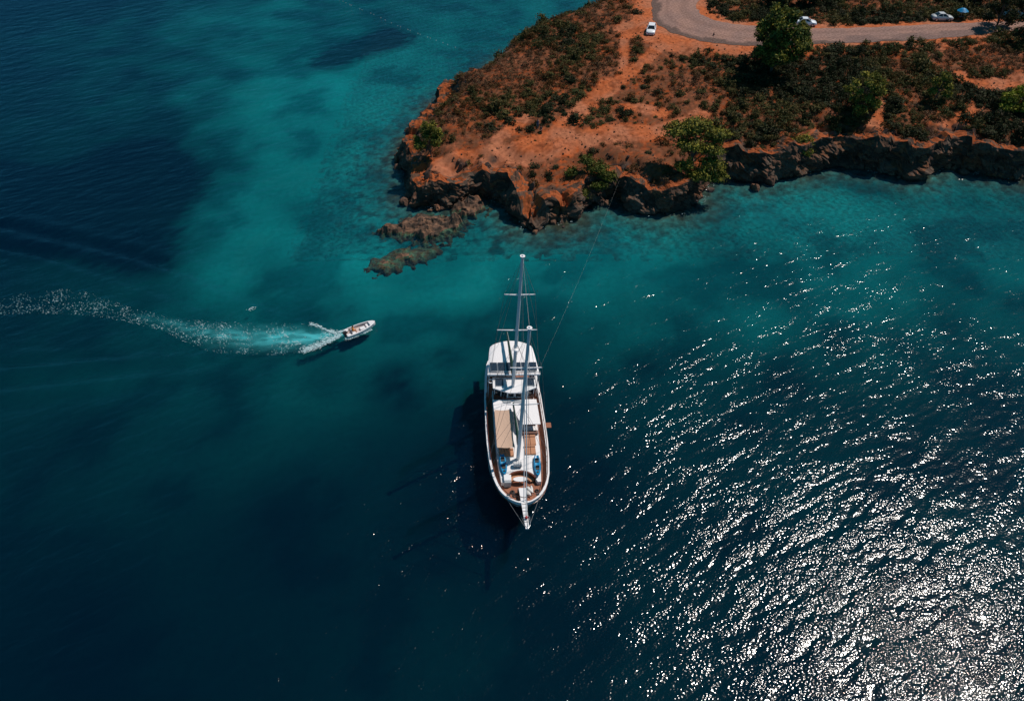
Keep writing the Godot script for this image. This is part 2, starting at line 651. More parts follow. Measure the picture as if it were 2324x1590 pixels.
func sea() -> void:
	for w in [[[640, 726, 540, 690, 420, 640, 290, 598, 150, 560, -30, 522], 4.2, 0.15, 0.6], [[600, 745, 430, 668, 300, 625, 100, 560, -30, 540], 3.2, 0.1, 0.4],
		[[560, 812, 420, 812, 250, 822, 90, 838, -40, 850], 4.0, 0.12, 0.42], [[520, 838, 350, 852, 150, 880, -40, 905], 4.5, 0.06, 0.22], [[430, 790, 250, 796, 0, 812], 3.0, 0.05, 0.18], [[735, 742, 690, 735, 640, 726], 2.4, 0.1, 0.04]]:
		wake_lines.append([traced(w[0]), w[1], w[2], w[3]])
	# surface: one metre cells where the camera looks, wide strips out to the horizon
	var xs := [-3000.0, -900.0, -300.0]
	var zs := [-3000.0, -900.0, -360.0]
	for i in 321:
		xs.append(-160.0 + i)
	for i in 241:
		zs.append(-240.0 + i)
	xs.append_array([300.0, 900.0, 3000.0])
	zs.append_array([60.0, 300.0, 900.0, 3000.0])
	var v := PackedVector3Array()
	var n := PackedVector3Array()
	var uv := PackedVector2Array()
	var ix := PackedInt32Array()
	var nx := xs.size()
	for z in zs:
		for x in xs:
			var inside: bool = x > -100.0 and x < -8.0 and z < -60.0 and z > -110.0
			var y := wake_height(x, z) if inside else 0.0
			v.append(Vector3(x, y, z))
			var nn := Vector3.UP
			if inside:
				nn = Vector3(wake_height(x - 0.5, z) - wake_height(x + 0.5, z), 1.0, wake_height(x, z - 0.5) - wake_height(x, z + 0.5)).normalized()
			n.append(nn)
			uv.append(Vector2((x + 32.0) / TILE.x, z / TILE.y))
	for r in zs.size() - 1:
		for c in nx - 1:
			var i := r * nx + c
			ix.append_array(PackedInt32Array([i, i + 1, i + nx, i + 1, i + nx + 1, i + nx]))
	var water := StandardMaterial3D.new()
	water.transparency = BaseMaterial3D.TRANSPARENCY_ALPHA
	water.albedo_color = Color(lin(0.0, 0.02, 0.035), 0.05)
	water.roughness = 0.115
	water.metallic_specular = 0.33
	water.normal_enabled = true
	water.normal_texture = ripple_texture()
	water.normal_scale = 1.0
	var o := put("sea", arrays(v, n, PackedColorArray(), ix, uv), water)
	structure(o)
	tag(o, "rippled teal and dark blue sea around the red headland", "sea")
	# the body of the water
	var body := FogVolume.new()
	body.name = "water"
	body.size = Vector3(760, 8, 560)
	body.position = Vector3(40, -4.015, -150)
	var murk := FogMaterial.new()
	murk.albedo = lin(0.0006, 0.029, 0.086)
	murk.density = 0.48
	body.material = murk
	add_child(body)
	structure(body)
	tag(body, "clear blue water between the surface and the seabed", "water")
	seabed()

# relief of the waves as a normal map that wraps: 130 x 118 m, about 6 cm a pixel
const TILE := Vector2(130.0, 118.0)
var wave_rows := []
var big_wave: FastNoiseLite
var mid_wave: FastNoiseLite
var small_wave: FastNoiseLite
var fine_wave: FastNoiseLite
var gust: FastNoiseLite

func wave(x: float, z: float) -> float:
	var s := x * 0.857 - z * 0.515
	var t := x * 0.515 + z * 0.857
	var g := 1.0 + 0.4 * gust.get_noise_2d(x, z)
	var crest := big_wave.get_noise_2d(s * 0.15, t * 0.40)
	return 0.082 * crest + g * (0.027 * mid_wave.get_noise_2d(s * 0.5, t * 1.15) + 0.0165 * (1.0 + 1.0 * crest) * small_wave.get_noise_2d(s * 2.3, t * 3.6) + 0.006 * fine_wave.get_noise_2d(s * 4.6, t * 6.2))

func wave_row(y: int) -> void:
	var w := 2048
	var a := PackedFloat32Array()
	a.resize(w)
	var z := TILE.y * y / 2048.0
	var edge := 5.0
	var fz := clampf((z - (TILE.y - edge)) / edge, 0.0, 1.0)
	for x in w:
		var xx := TILE.x * x / 2048.0
		var h := wave(xx, z)
		var fx := clampf((xx - (TILE.x - edge)) / edge, 0.0, 1.0)
		if fx > 0.0:
			h = lerpf(h, wave(xx - TILE.x, z), fx)
		if fz > 0.0:
			var h2 := wave(xx, z - TILE.y)
			if fx > 0.0:
				h2 = lerpf(h2, wave(xx - TILE.x, z - TILE.y), fx)
			h = lerpf(h, h2, fz)
		a[x] = h * 8.0
	wave_rows[y] = a

func ripple_texture() -> ImageTexture:
	big_wave = noise(41, 1.0, 2)
	mid_wave = noise(42, 1.0, 1)
	small_wave = noise(43, 1.0, 1)
	fine_wave = noise(45, 1.0, 1)
	gust = noise(44, 0.03, 2)
	wave_rows.resize(2048)
	var job := WorkerThreadPool.add_group_task(wave_row, 2048)
	WorkerThreadPool.wait_for_group_task_completion(job)
	var all := PackedFloat32Array()
	for r in wave_rows:
		all.append_array(r)
	wave_rows.clear()
	var im := Image.create_from_data(2048, 2048, false, Image.FORMAT_RF, all.to_byte_array())
	im.bump_map_to_normal_map(2.0)
	return ImageTexture.create_from_image(im)

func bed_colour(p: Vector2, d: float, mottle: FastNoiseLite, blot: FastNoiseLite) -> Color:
	var water_tinted_sand := Color(0.012, 0.43, 0.43)  # turquoise left by the water's absorption of light, painted into the sand
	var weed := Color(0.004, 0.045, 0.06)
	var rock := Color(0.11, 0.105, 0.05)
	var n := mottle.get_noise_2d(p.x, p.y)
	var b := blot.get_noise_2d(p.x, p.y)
	var c := water_tinted_sand.lerp(Color(0.008, 0.30, 0.32), clampf(0.5 + b * 1.2, 0.0, 1.0))
	var k := 0.0
	for m in meadows:
		var part := 0.0
		for o in [Vector2(1.6, 0.4), Vector2(-1.6, -0.4), Vector2(0.5, 1.7), Vector2(-0.5, -1.7), Vector2(0, 0)]:
			if Geometry2D.is_point_in_polygon(p + o + Vector2(n, b) * 2.2, m):
				part += 0.19
		k = maxf(k, part)
	k = maxf(k, smoothstep(0.12, 0.34, b + n * 0.2) * 0.3)
	# tufts of weed and stones on the shallow reef round the point
	var near := exp(-absf(d) / 9.0) * exp(-p.distance_to(reef_at) / 30.0) * 1.6
	k = maxf(k, smoothstep(0.05, 0.3, mottle.get_noise_2d(p.x * 0.55, p.y * 0.55) + 0.3 * n) * clampf(near * 1.5, 0.0, 0.65))
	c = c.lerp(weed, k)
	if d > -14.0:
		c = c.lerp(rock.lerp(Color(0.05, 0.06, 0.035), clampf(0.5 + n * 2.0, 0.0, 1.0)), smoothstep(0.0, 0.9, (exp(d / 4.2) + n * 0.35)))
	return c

func seabed() -> void:
	var mottle := noise(51, 0.5, 3)
	var blot := noise(52, 0.06, 3)
	var xs := [-1500.0, -500.0, -240.0]
	var zs := [-1500.0, -500.0, -290.0]
	for i in 301:
		xs.append(-170.0 + i * 1.1)
	for i in 246:
		zs.append(-250.0 + i * 1.1)
	xs.append_array([240.0, 500.0, 1500.0])
	zs.append_array([60.0, 300.0, 1500.0])
	var v := PackedVector3Array()
	var n := PackedVector3Array()
	var col := PackedColorArray()
	var ix := PackedInt32Array()
	var nx := xs.size()
	for z in zs:
		for x in xs:
			var p := Vector2(x, z)
			var covered: bool = x > X0 + 2.5 and x < X1 - 2.5 and z > Z0 + 2.5 and z < Z1 - 2.5
			var y := -6.5
			var c := Color(0.004, 0.05, 0.06)
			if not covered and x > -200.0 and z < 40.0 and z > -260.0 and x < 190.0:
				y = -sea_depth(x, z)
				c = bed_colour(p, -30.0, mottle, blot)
			v.append(Vector3(x, y, z))
			n.append(Vector3.UP)
			col.append(c)
	for r in zs.size() - 1:
		for c in nx - 1:
			var i := r * nx + c
			ix.append_array(PackedInt32Array([i, i + 1, i + nx, i + 1, i + nx + 1, i + nx]))
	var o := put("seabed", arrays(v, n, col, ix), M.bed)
	structure(o)
	tag(o, "sandy seabed painted with the turquoise tint of the water, with dark weed meadows", "seabed")

# ================================================================ the land
func land() -> void:
	var mottle := noise(51, 0.5, 3)
	var blot := noise(52, 0.06, 3)
	var tone := noise(53, 0.12, 4)
	var strata := noise(54, 0.5, 3)
	var shift := noise(55, 0.35, 3)
	var v := PackedVector3Array()
	var n := PackedVector3Array()
	var col := PackedColorArray()
	var ix := PackedInt32Array()
	for r in rows:
		for c in cols:
			var i := r * cols + c
			var x := X0 + c * CELL
			var z := Z0 + r * CELL
			var y := heights[i]
			var d := inland[i]
			var hx := heights[i + (1 if c < cols - 1 else 0)] - heights[i - (1 if c > 0 else 0)]
			var hz := heights[i + (cols if r < rows - 1 else 0)] - heights[i - (cols if r > 0 else 0)]
			var nn := Vector3(-hx, 2.0 * CELL, -hz).normalized()
			var p := Vector3(x, y, z)
			if d > -2.0 and nn.y < 0.8:
				p += Vector3(shift.get_noise_2d(z * 1.3, y * 2.0), shift.get_noise_2d(x + 70.0, z) * 0.5, shift.get_noise_2d(x * 1.3, y * 2.0 + 40.0)) * 0.9
			v.append(p)
			n.append(nn)
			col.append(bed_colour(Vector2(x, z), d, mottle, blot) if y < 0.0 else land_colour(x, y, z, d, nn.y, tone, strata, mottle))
	for r in rows - 1:
		for c in cols - 1:
			var i := r * cols + c
			ix.append_array(PackedInt32Array([i, i + 1, i + cols, i + 1, i + cols + 1, i + cols]))
	# facet normals from the moved points
	for i in n.size():
		n[i] = Vector3.ZERO
	for k in range(0, ix.size(), 3):
		var f := (v[ix[k + 2]] - v[ix[k]]).cross(v[ix[k + 1]] - v[ix[k]])
		n[ix[k]] += f
		n[ix[k + 1]] += f
		n[ix[k + 2]] += f
	for i in n.size():
		n[i] = n[i].normalized()
	var o := put("headland", arrays(v, n, col, ix), M.earth)
	structure(o)
	tag(o, "red earth headland with dark rocky cliffs above the sea", "headland")
	cliff(o)
	# the country beyond the frame
	var st := tool()
	for area in [[X1 - 0.5, 330.0, -430.0, -80.0], [X0, X1 - 0.5, -430.0, Z0 + 0.5]]:
		var nx := int((area[1] - area[0]) / 6.0)
		var nz := int((area[3] - area[2]) / 6.0)
		var grid := []
		for r in nz + 1:
			var row := []
			for c in nx + 1:
				var x := lerpf(area[0], area[1], float(c) / nx)
				var z := lerpf(area[2], area[3], float(r) / nz)
				var s := shore(Vector2(x, z))
				row.append(Vector3(x, rise(x, z, s) if s.x > -30.0 else -6.8, z))
			grid.append(row)
		for r in nz:
			for c in nx:
				st.set_color(Color(0.20, 0.09, 0.045))
				quad(st, grid[r][c], grid[r][c + 1], grid[r + 1][c + 1], grid[r + 1][c])
	var far := put("hills", done(st), M.earth)
	structure(far)
	tag(far, "scrub covered land going on behind the road", "hills")

# the broken rock face along the shore: a skin pushed in and out by blocky noise
func cliff(home: Node) -> void:
	var line := PackedVector2Array()
	for i in range(west_count - 7, coast.size() - 6):
		line.append(coast[i])
	for pass_ in 2:
		var next := PackedVector2Array([line[0]])
		for i in line.size() - 1:
			next.append(line[i].lerp(line[i + 1], 0.25))
			next.append(line[i].lerp(line[i + 1], 0.75))
		next.append(line[line.size() - 1])
		line = next
	var pts := PackedVector2Array()
	for i in line.size() - 1:
		var many := maxi(1, int(line[i].distance_to(line[i + 1]) / 0.3))
		for k in many:
			pts.append(line[i].lerp(line[i + 1], k / float(many)))
	var block := noise(121, 0.42, 2, FastNoiseLite.TYPE_CELLULAR)
	block.cellular_return_type = FastNoiseLite.RETURN_CELL_VALUE
	block.cellular_jitter = 1.0
	block.domain_warp_enabled = true
	block.domain_warp_amplitude = 1.2
	block.domain_warp_frequency = 0.3
	var broad := noise(122, 0.16, 2)
	var fine := noise(123, 1.1, 3)
	var r := RandomNumberGenerator.new()
	r.seed = 125
	var earthy := noise(126, 0.5, 3)
	var up := 22
	var grid := []
	for i in pts.size():
		var a := pts[maxi(i - 3, 0)]
		var b := pts[mini(i + 3, pts.size() - 1)]
		var inward := Vector2(-(b.y - a.y), b.x - a.x).normalized()
		if not Geometry2D.is_point_in_polygon(pts[i] + inward * 0.5, coast):
			inward = -inward
		var top := maxf(ground(pts[i].x + inward.x * 3.4, pts[i].y + inward.y * 3.4) + 0.15, 0.8)
		var col := []
		for k in up + 1:
			var f := k / float(up)
			var y := lerpf(-0.9, top, f)
			# layers lean: the blocks are looked up along a tilted, flattened frame
			var q := Vector3(pts[i].x * 0.85 + y * 0.5, y * 1.25 - pts[i].x * 0.35, pts[i].y * 0.85)
			var out_ := block.get_noise_3d(q.x, q.y, q.z) * 0.85 + broad.get_noise_3d(pts[i].x, y * 1.5, pts[i].y) * 1.5 + fine.get_noise_3d(pts[i].x, y, pts[i].y) * 0.45
			var inset := lerpf(-0.1, 0.95, pow(f, 1.5)) - out_ * (0.35 + 0.65 * sin(PI * clampf(f * 0.9 + 0.1, 0.0, 1.0)))
			col.append(Vector3(pts[i].x + inward.x * inset, y, pts[i].y + inward.y * inset))
		# broken earth from the lip back to the level ground
		var lip: Vector3 = col[up]
		var home_y := ground(pts[i].x + inward.x * 3.6, pts[i].y + inward.y * 3.6) - 0.2
		for k in range(1, 8):
			var f := k / 7.0
			var q := Vector3(pts[i].x + inward.x * 3.6, home_y, pts[i].y + inward.y * 3.6)
			var c := lip.lerp(q, f)
			c.y += fine.get_noise_3d(c.x, 7.0, c.z) * 0.55 * sin(PI * f) + 0.12 * sin(PI * f)
			col.append(c)
		grid.append(col)
	var v := PackedVector3Array()
	var n := PackedVector3Array()
	var c := PackedColorArray()
	for i in grid.size() - 1:
		for k in up + 7:
			for t in [[grid[i][k], grid[i][k + 1], grid[i + 1][k]], [grid[i + 1][k], grid[i][k + 1], grid[i + 1][k + 1]]]:
				var f: Vector3 = (t[2] - t[0]).cross(t[1] - t[0])
				if f.length() < 1e-6:
					continue
				f = f.normalized()
				var m: Vector3 = (t[0] + t[1] + t[2]) / 3.0
				var w := block.get_noise_3d(m.x * 0.85 + m.y * 0.5, m.y * 1.25 - m.x * 0.35, m.z * 0.85)
				# beds of brown, tan, grey and rusty rock, one tone to a block
				var tint := Color(0.082, 0.050, 0.036)
				if w > 0.45:
					tint = Color(0.120, 0.082, 0.060)
				elif w > 0.1:
					tint = Color(0.155, 0.080, 0.050)
				elif w < -0.5:
					tint = Color(0.20, 0.084, 0.044)
				if k >= up and earthy.get_noise_2d(m.x, m.z) > -0.12:
					tint = Color(0.36, 0.092, 0.030)
				tint = tint * r.randf_range(0.8, 1.2)
				for p in t:
					v.append(p)
					n.append(f)
					c.append(tint)
	put("cliff_face", arrays(v, n, c, PackedInt32Array()), M.stone, home)

func land_colour(x: float, y: float, z: float, d: float, up: float, tone: FastNoiseLite, strata: FastNoiseLite, mottle: FastNoiseLite) -> Color:
	var t := tone.get_noise_2d(x, z)
	var m := mottle.get_noise_2d(x * 1.7, z * 1.7)
	var soil := Color(0.42, 0.085, 0.021).lerp(Color(0.36, 0.115, 0.055), clampf(0.45 + t * 2.4, 0.0, 1.0))
	var litter := Color(0.10, 0.042, 0.020).lerp(Color(0.19, 0.078, 0.040), clampf(0.5 + m * 2.0, 0.0, 1.0))
	var patch := mottle.get_noise_2d(x * 0.35 + 200.0, z * 0.35)
	soil = soil.lerp(Color(0.20, 0.062, 0.026), clampf(patch * 2.6, 0.0, 0.8))
	var trodden := Color(0.50, 0.135, 0.050).lerp(Color(0.46, 0.165, 0.085), clampf(0.5 + t * 2.0, 0.0, 1.0))
	var p := Vector2(x, z)
	var wild := overgrown(p)
	var c := soil.lerp(litter, clampf(wild * (0.72 + m * 1.5), 0.0, 0.95))
	if wild < 0.5:
		c = trodden.lerp(soil, clampf(wild * 2.0 + m * 1.2 + patch * 1.2, 0.0, 1.0))
	if road_near(p) < 3.5 + m * 4.0:
		c = trodden
	var s := strata.get_noise_2d((x + z * 0.5) * 0.9, (z - x * 0.4) * 1.6)
	var rock := Color(0.10, 0.066, 0.052).lerp(Color(0.20, 0.105, 0.066), clampf(0.4 + s * 1.8, 0.0, 1.0))
	rock = rock.lerp(Color(0.22, 0.19, 0.165), clampf(m * 2.0 - 0.2, 0.0, 0.5))
	var steep := smoothstep(0.80, 0.62, up + m * 0.25)
	if d < 2.0:
		steep = maxf(steep, 0.8)
	return c.lerp(rock, steep)

func road() -> void:
	# asphalt strip between its two edges, cut into short pieces, edges frayed
	var v := PackedVector3Array()
	var n := PackedVector3Array()
	var col := PackedColorArray()
	var ix := PackedInt32Array()
	var fray := noise(61, 0.35, 3)
	var patch := noise(62, 0.12, 3)
	var across := 12
	var at := 0
	for i in road_outer.size() - 1:
		for k in 8:
			var t := k / 8.0
			var i0 := maxi(i - 1, 0)
			var i3 := mini(i + 2, road_outer.size() - 1)
			var a := road_outer[i].cubic_interpolate(road_outer[i + 1], road_outer[i0], road_outer[i3], t)
			var b := road_inner[i].cubic_interpolate(road_inner[i + 1], road_inner[i0], road_inner[i3], t)
			var u := (b - a).normalized()
			a += u * fray.get_noise_2d(a.x, a.y) * 0.7
			b += u * fray.get_noise_2d(b.x, b.y) * 0.6
			for j in across + 1:
				var f := j / float(across)
				var p := a.lerp(b, f)
				v.append(Vector3(p.x, maxf(ground(p.x, p.y), ROAD_Y - 0.05) + 0.05 + 0.06 * sin(f * PI), p.y))
				n.append(Vector3.UP)
				var w := patch.get_noise_2d(p.x, p.y)
				var c := Color(0.30, 0.185, 0.155).lerp(Color(0.36, 0.21, 0.165), clampf(0.5 + w * 1.5, 0.0, 1.0))
				if absf(absf(f - 0.52) - 0.2) < 0.07:
					c = c * 0.86
				# newer, greyer strips of asphalt along the edge
				if f < 0.16 + 0.05 * w and i > 0 and i < 11:
					c = Color(0.15, 0.10, 0.085)
				if i >= 9 and i < 12 and f < 0.5 and w > -0.15:
					c = Color(0.22, 0.145, 0.125)
				col.append(c)
			at += 1
	for r in at - 1:
		for c in across:
			var i := r * (across + 1) + c
			ix.append_array(PackedInt32Array([i, i + 1, i + across + 1, i + 1, i + across + 2, i + across + 1]))
	var o := put("road", arrays(v, n, col, ix), M.tar)
	structure(o)
	tag(o, "dusty worn asphalt road bending round the headland", "road")

func islet_mesh(outline: PackedVector2Array, top: float, s: int, reefy := false) -> ArrayMesh:
	var box_of := Rect2(outline[0], Vector2.ZERO)
	for p in outline:
		box_of = box_of.expand(p)
	box_of = box_of.grow(3.5)
	var cell := 0.2
	var nx := int(box_of.size.x / cell)
	var nz := int(box_of.size.y / cell)
	var crag := noise(s, 0.5, 4)
	var broad := noise(s + 1, 0.2, 2)
	var block := noise(s + 2, 0.6, 2, FastNoiseLite.TYPE_CELLULAR)
	block.cellular_return_type = FastNoiseLite.RETURN_CELL_VALUE
	block.domain_warp_enabled = true
	block.domain_warp_amplitude = 1.0
	block.domain_warp_frequency = 0.35
	var v := PackedVector3Array()
	var inside := PackedFloat32Array()
	for r in nz + 1:
		for c in nx + 1:
			var p := box_of.position + Vector2(c, r) * cell
			var d := 1e9
			for i in outline.size():
				d = minf(d, segment_distance(p, outline[i], outline[(i + 1) % outline.size()]))
			d = d if Geometry2D.is_point_in_polygon(p, outline) else -d
			var g := crag.get_noise_2d(p.x, p.y)
			var b := broad.get_noise_2d(p.x, p.y)
			var k := block.get_noise_2d(p.x * 0.8 + p.y * 0.5, p.y * 1.3)
			d += g * 1.2
			var y := top * (1.0 - exp(-maxf(d, 0.0) * 0.9)) * (0.7 + b * 1.2 + k * 0.45) + absf(g) * 0.6 * clampf(d, 0.0, 1.0) - 0.1
			if d < 0.0:
				y = -0.15 + d * 0.6 + g * 0.35 + k * 0.12
			if reefy:
				y -= 0.27
			v.append(Vector3(p.x + g * 0.3, y, p.y + crag.get_noise_2d(p.y, p.x) * 0.3))
			inside.append(d)
	var fv := PackedVector3Array()
	var fn := PackedVector3Array()
	var fc := PackedColorArray()
	for r in nz:
		for c in nx:
			var i := r * (nx + 1) + c
			if inside[i] < -3.2:
				continue
			for t in [[i, i + 1, i + nx + 1], [i + 1, i + nx + 2, i + nx + 1]]:
				var f := (v[t[2]] - v[t[0]]).cross(v[t[1]] - v[t[0]]).normalized()
				var m := (v[t[0]] + v[t[1]] + v[t[2]]) / 3.0
				var g := crag.get_noise_2d(m.x * 1.6, m.z * 1.6)
				var k := block.get_noise_2d(m.x * 0.8 + m.z * 0.5, m.z * 1.3)
				var rock := Color(0.085, 0.06, 0.047).lerp(Color(0.24, 0.13, 0.082), clampf(0.4 + g * 1.6 + k * 0.4, 0.0, 1.0))
				if m.y < 0.1 + g * 0.15:
					rock = Color(0.085, 0.075, 0.04).lerp(Color(0.06, 0.17, 0.11), clampf(0.3 + g * 2.0, 0.0, 0.7))
				for q in t:
					fv.append(v[q])
					fn.append(f)
					fc.append(rock)
	return arrays(fv, fn, fc, PackedInt32Array())

func islets() -> void:
	tag(put("rock_islet", islet_mesh(traced(ISLET_BIG), 1.35, 71), M.stone), "long low orange brown rock islet off the tip of the cliff", "rock islet")
	tag(put("rock_islet", islet_mesh(traced(ISLET_SMALL), 1.5, 75), M.stone), "small jagged rock islet close under the cliff", "rock islet")
	tag(put("rock_reef", islet_mesh(traced(REEF), 0.42, 79, true), M.stone), "mostly sunken rock reef with only its tip above water", "reef")

# ================================================================ plants
# leaves: small faces spread through lobes [centre, radii]; colours are picked from shades
func leaves(lobes: Array, count: int, size: float, shades: Array, r: RandomNumberGenerator, lift := 0.35, shell := 0.55) -> ArrayMesh:
	var v := PackedVector3Array()
	var n := PackedVector3Array()
	var col := PackedColorArray()
	var weights := []
	var total := 0.0
	for l in lobes:
		var w := pow(l[1].x * l[1].y * l[1].z, 0.66)
		weights.append(w)
		total += w
	for li in lobes.size():
		var l: Array = lobes[li]
		var many := int(count * weights[li] / total)
		# twigs: each carries a handful of leaves of one tone
		var twigs := maxi(6, many / 9)
		for t in twigs:
			var dir := Vector3(r.randfn(), r.randfn(), r.randfn()).normalized()
			var rad := lerpf(shell, 1.0, pow(r.randf(), 0.6)) * r.randf_range(0.82, 1.14)
			var tip: Vector3 = l[0] + Vector3(dir.x * l[1].x, dir.y * l[1].y, dir.z * l[1].z) * rad
			var c: Color = shades[r.randi() % shades.size()]
			c = c * r.randf_range(0.7, 1.3)
			for k in many / twigs:
				var at := tip + Vector3(r.randfn(), r.randfn() * 0.7, r.randfn()) * size * 0.85
				var out := (dir * 0.7 + Vector3(r.randfn(), r.randfn() + lift, r.randfn()) * 0.6).normalized()
				var x := out.cross(Vector3(r.randfn(), r.randfn(), r.randfn())).normalized()
				var y := out.cross(x)
				var a := size * r.randf_range(0.5, 1.0)
				var b := a * r.randf_range(0.35, 0.6)
				v.append_array(PackedVector3Array([at - x * a, at + y * b, at + x * a, at - x * a, at + x * a, at - y * b]))
				var cc := c * r.randf_range(0.85, 1.15)
				for q in 6:
					n.append(out)
					col.append(cc)
	# the face's own side decides its normal
	for k in range(0, v.size(), 3):
		var f := (v[k + 2] - v[k]).cross(v[k + 1] - v[k]).normalized()
		if f.dot(n[k]) < 0.0:
			var keep := v[k + 1]
			v[k + 1] = v[k + 2]
			v[k + 2] = keep
			f = -f
		for q in 3:
			n[k + q] = f
	return arrays(v, n, col, PackedInt32Array())

const GREEN := [Color(0.070, 0.066, 0.022), Color(0.050, 0.057, 0.020), Color(0.092, 0.080, 0.025), Color(0.105, 0.078, 0.028)]
const DEEP := [Color(0.026, 0.036, 0.016), Color(0.040, 0.044, 0.019), Color(0.034, 0.030, 0.015)]
const BROWN := [Color(0.116, 0.053, 0.018), Color(0.083, 0.044, 0.017), Color(0.143, 0.066, 0.022), Color(0.066, 0.050, 0.017)]
const DRY := [Color(0.16, 0.085, 0.040), Color(0.12, 0.065, 0.035), Color(0.090, 0.055, 0.030)]
const PINE := [Color(0.180, 0.165, 0.028), Color(0.118, 0.118, 0.024), Color(0.240, 0.205, 0.032), Color(0.080, 0.088, 0.024)]
const PINE_DARK := [Color(0.026, 0.054, 0.014), Color(0.048, 0.078, 0.017), Color(0.072, 0.096, 0.017)]

func shrub_mesh(s: int, shades: Array, many: int, size: float) -> ArrayMesh:
	var r := RandomNumberGenerator.new()
	r.seed = s
	var lobes := []
	for k in r.randi_range(3, 6):
		var a := r.randf() * TAU
		var o := r.randf_range(0.1, 0.55)
		var q := r.randf_range(0.42, 0.68)
		lobes.append([Vector3(cos(a) * o, q * r.randf_range(0.55, 0.9), sin(a) * o), Vector3(q, q * r.randf_range(0.75, 1.0), q)])
	return leaves(lobes, many, size, shades, r)

func trunk_mesh(limbs: Array) -> ArrayMesh:
	var st := tool()
	for l in limbs:
		# each limb: points, then the radius at its foot and at its tip
		var pts: Array = l[0]
		for i in pts.size() - 1:
			tube(st, pts[i], pts[i + 1], lerpf(l[1], l[2], float(i) / (pts.size() - 1)), lerpf(l[1], l[2], float(i + 1) / (pts.size() - 1)), 7)
	return done(st)

func tree(label: String, called: String, foot: Vector3, tall: float, lobes: Array, many: int, size: float, shades: Array, s: int, thick := 0.22) -> void:
	var o := thing(called, label, "tree", Transform3D(Basis(), foot), "trees on the headland")
	var r := RandomNumberGenerator.new()
	r.seed = s
	var limbs := []
	var top := Vector3(r.randf_range(-0.3, 0.3), tall * 0.85, r.randf_range(-0.3, 0.3))
	var bend := Vector3(r.randf_range(-0.25, 0.25), tall * 0.4, r.randf_range(-0.25, 0.25))
	limbs.append([[Vector3(0, -0.4, 0), bend, top], thick, thick * 0.3])
	for l in lobes:
		var c: Vector3 = l[0]
		var f := clampf(c.y / maxf(tall, 0.1) - 0.25, 0.15, 0.8)
		var from := Vector3(0, -0.4, 0).lerp(bend, minf(f * 2.0, 1.0)).lerp(top, maxf(f * 2.0 - 1.0, 0.0))
		limbs.append([[from, from.lerp(c, 0.5) + Vector3(0, 0.15, 0), c], thick * 0.45, thick * 0.12])
		for k in 3:
			limbs.append([[from.lerp(c, 0.6), c + Vector3(r.randfn() * l[1].x, r.randfn() * l[1].y, r.randfn() * l[1].z) * 0.5], thick * 0.2, thick * 0.06])
	put("trunk", trunk_mesh(limbs), M.bark, o)
	put("crown", leaves(lobes, many, size, shades, r, 0.6, 0.25), M.leaf, o)

# lobes of an upright, ragged pine crown
func pine_lobes(s: int, low: float, high: float, wide: float, many: int, flat_ := 0.6) -> Array:
	var r := RandomNumberGenerator.new()
	r.seed = s
	var out := []
	for k in many:
		var f := (k + 0.5) / many
		var y := lerpf(low, high, f)
		var reach := wide * sin(clampf(1.15 - f * 0.95, 0.05, 1.0) * PI * 0.62) * r.randf_range(0.3, 0.95)
		var a := k * 2.4 + r.randf_range(-0.5, 0.5)
		var q := wide * r.randf_range(0.19, 0.36) * (1.15 - 0.45 * f)
		out.append([Vector3(cos(a) * reach, y, sin(a) * reach), Vector3(q, q * flat_, q)])
	return out

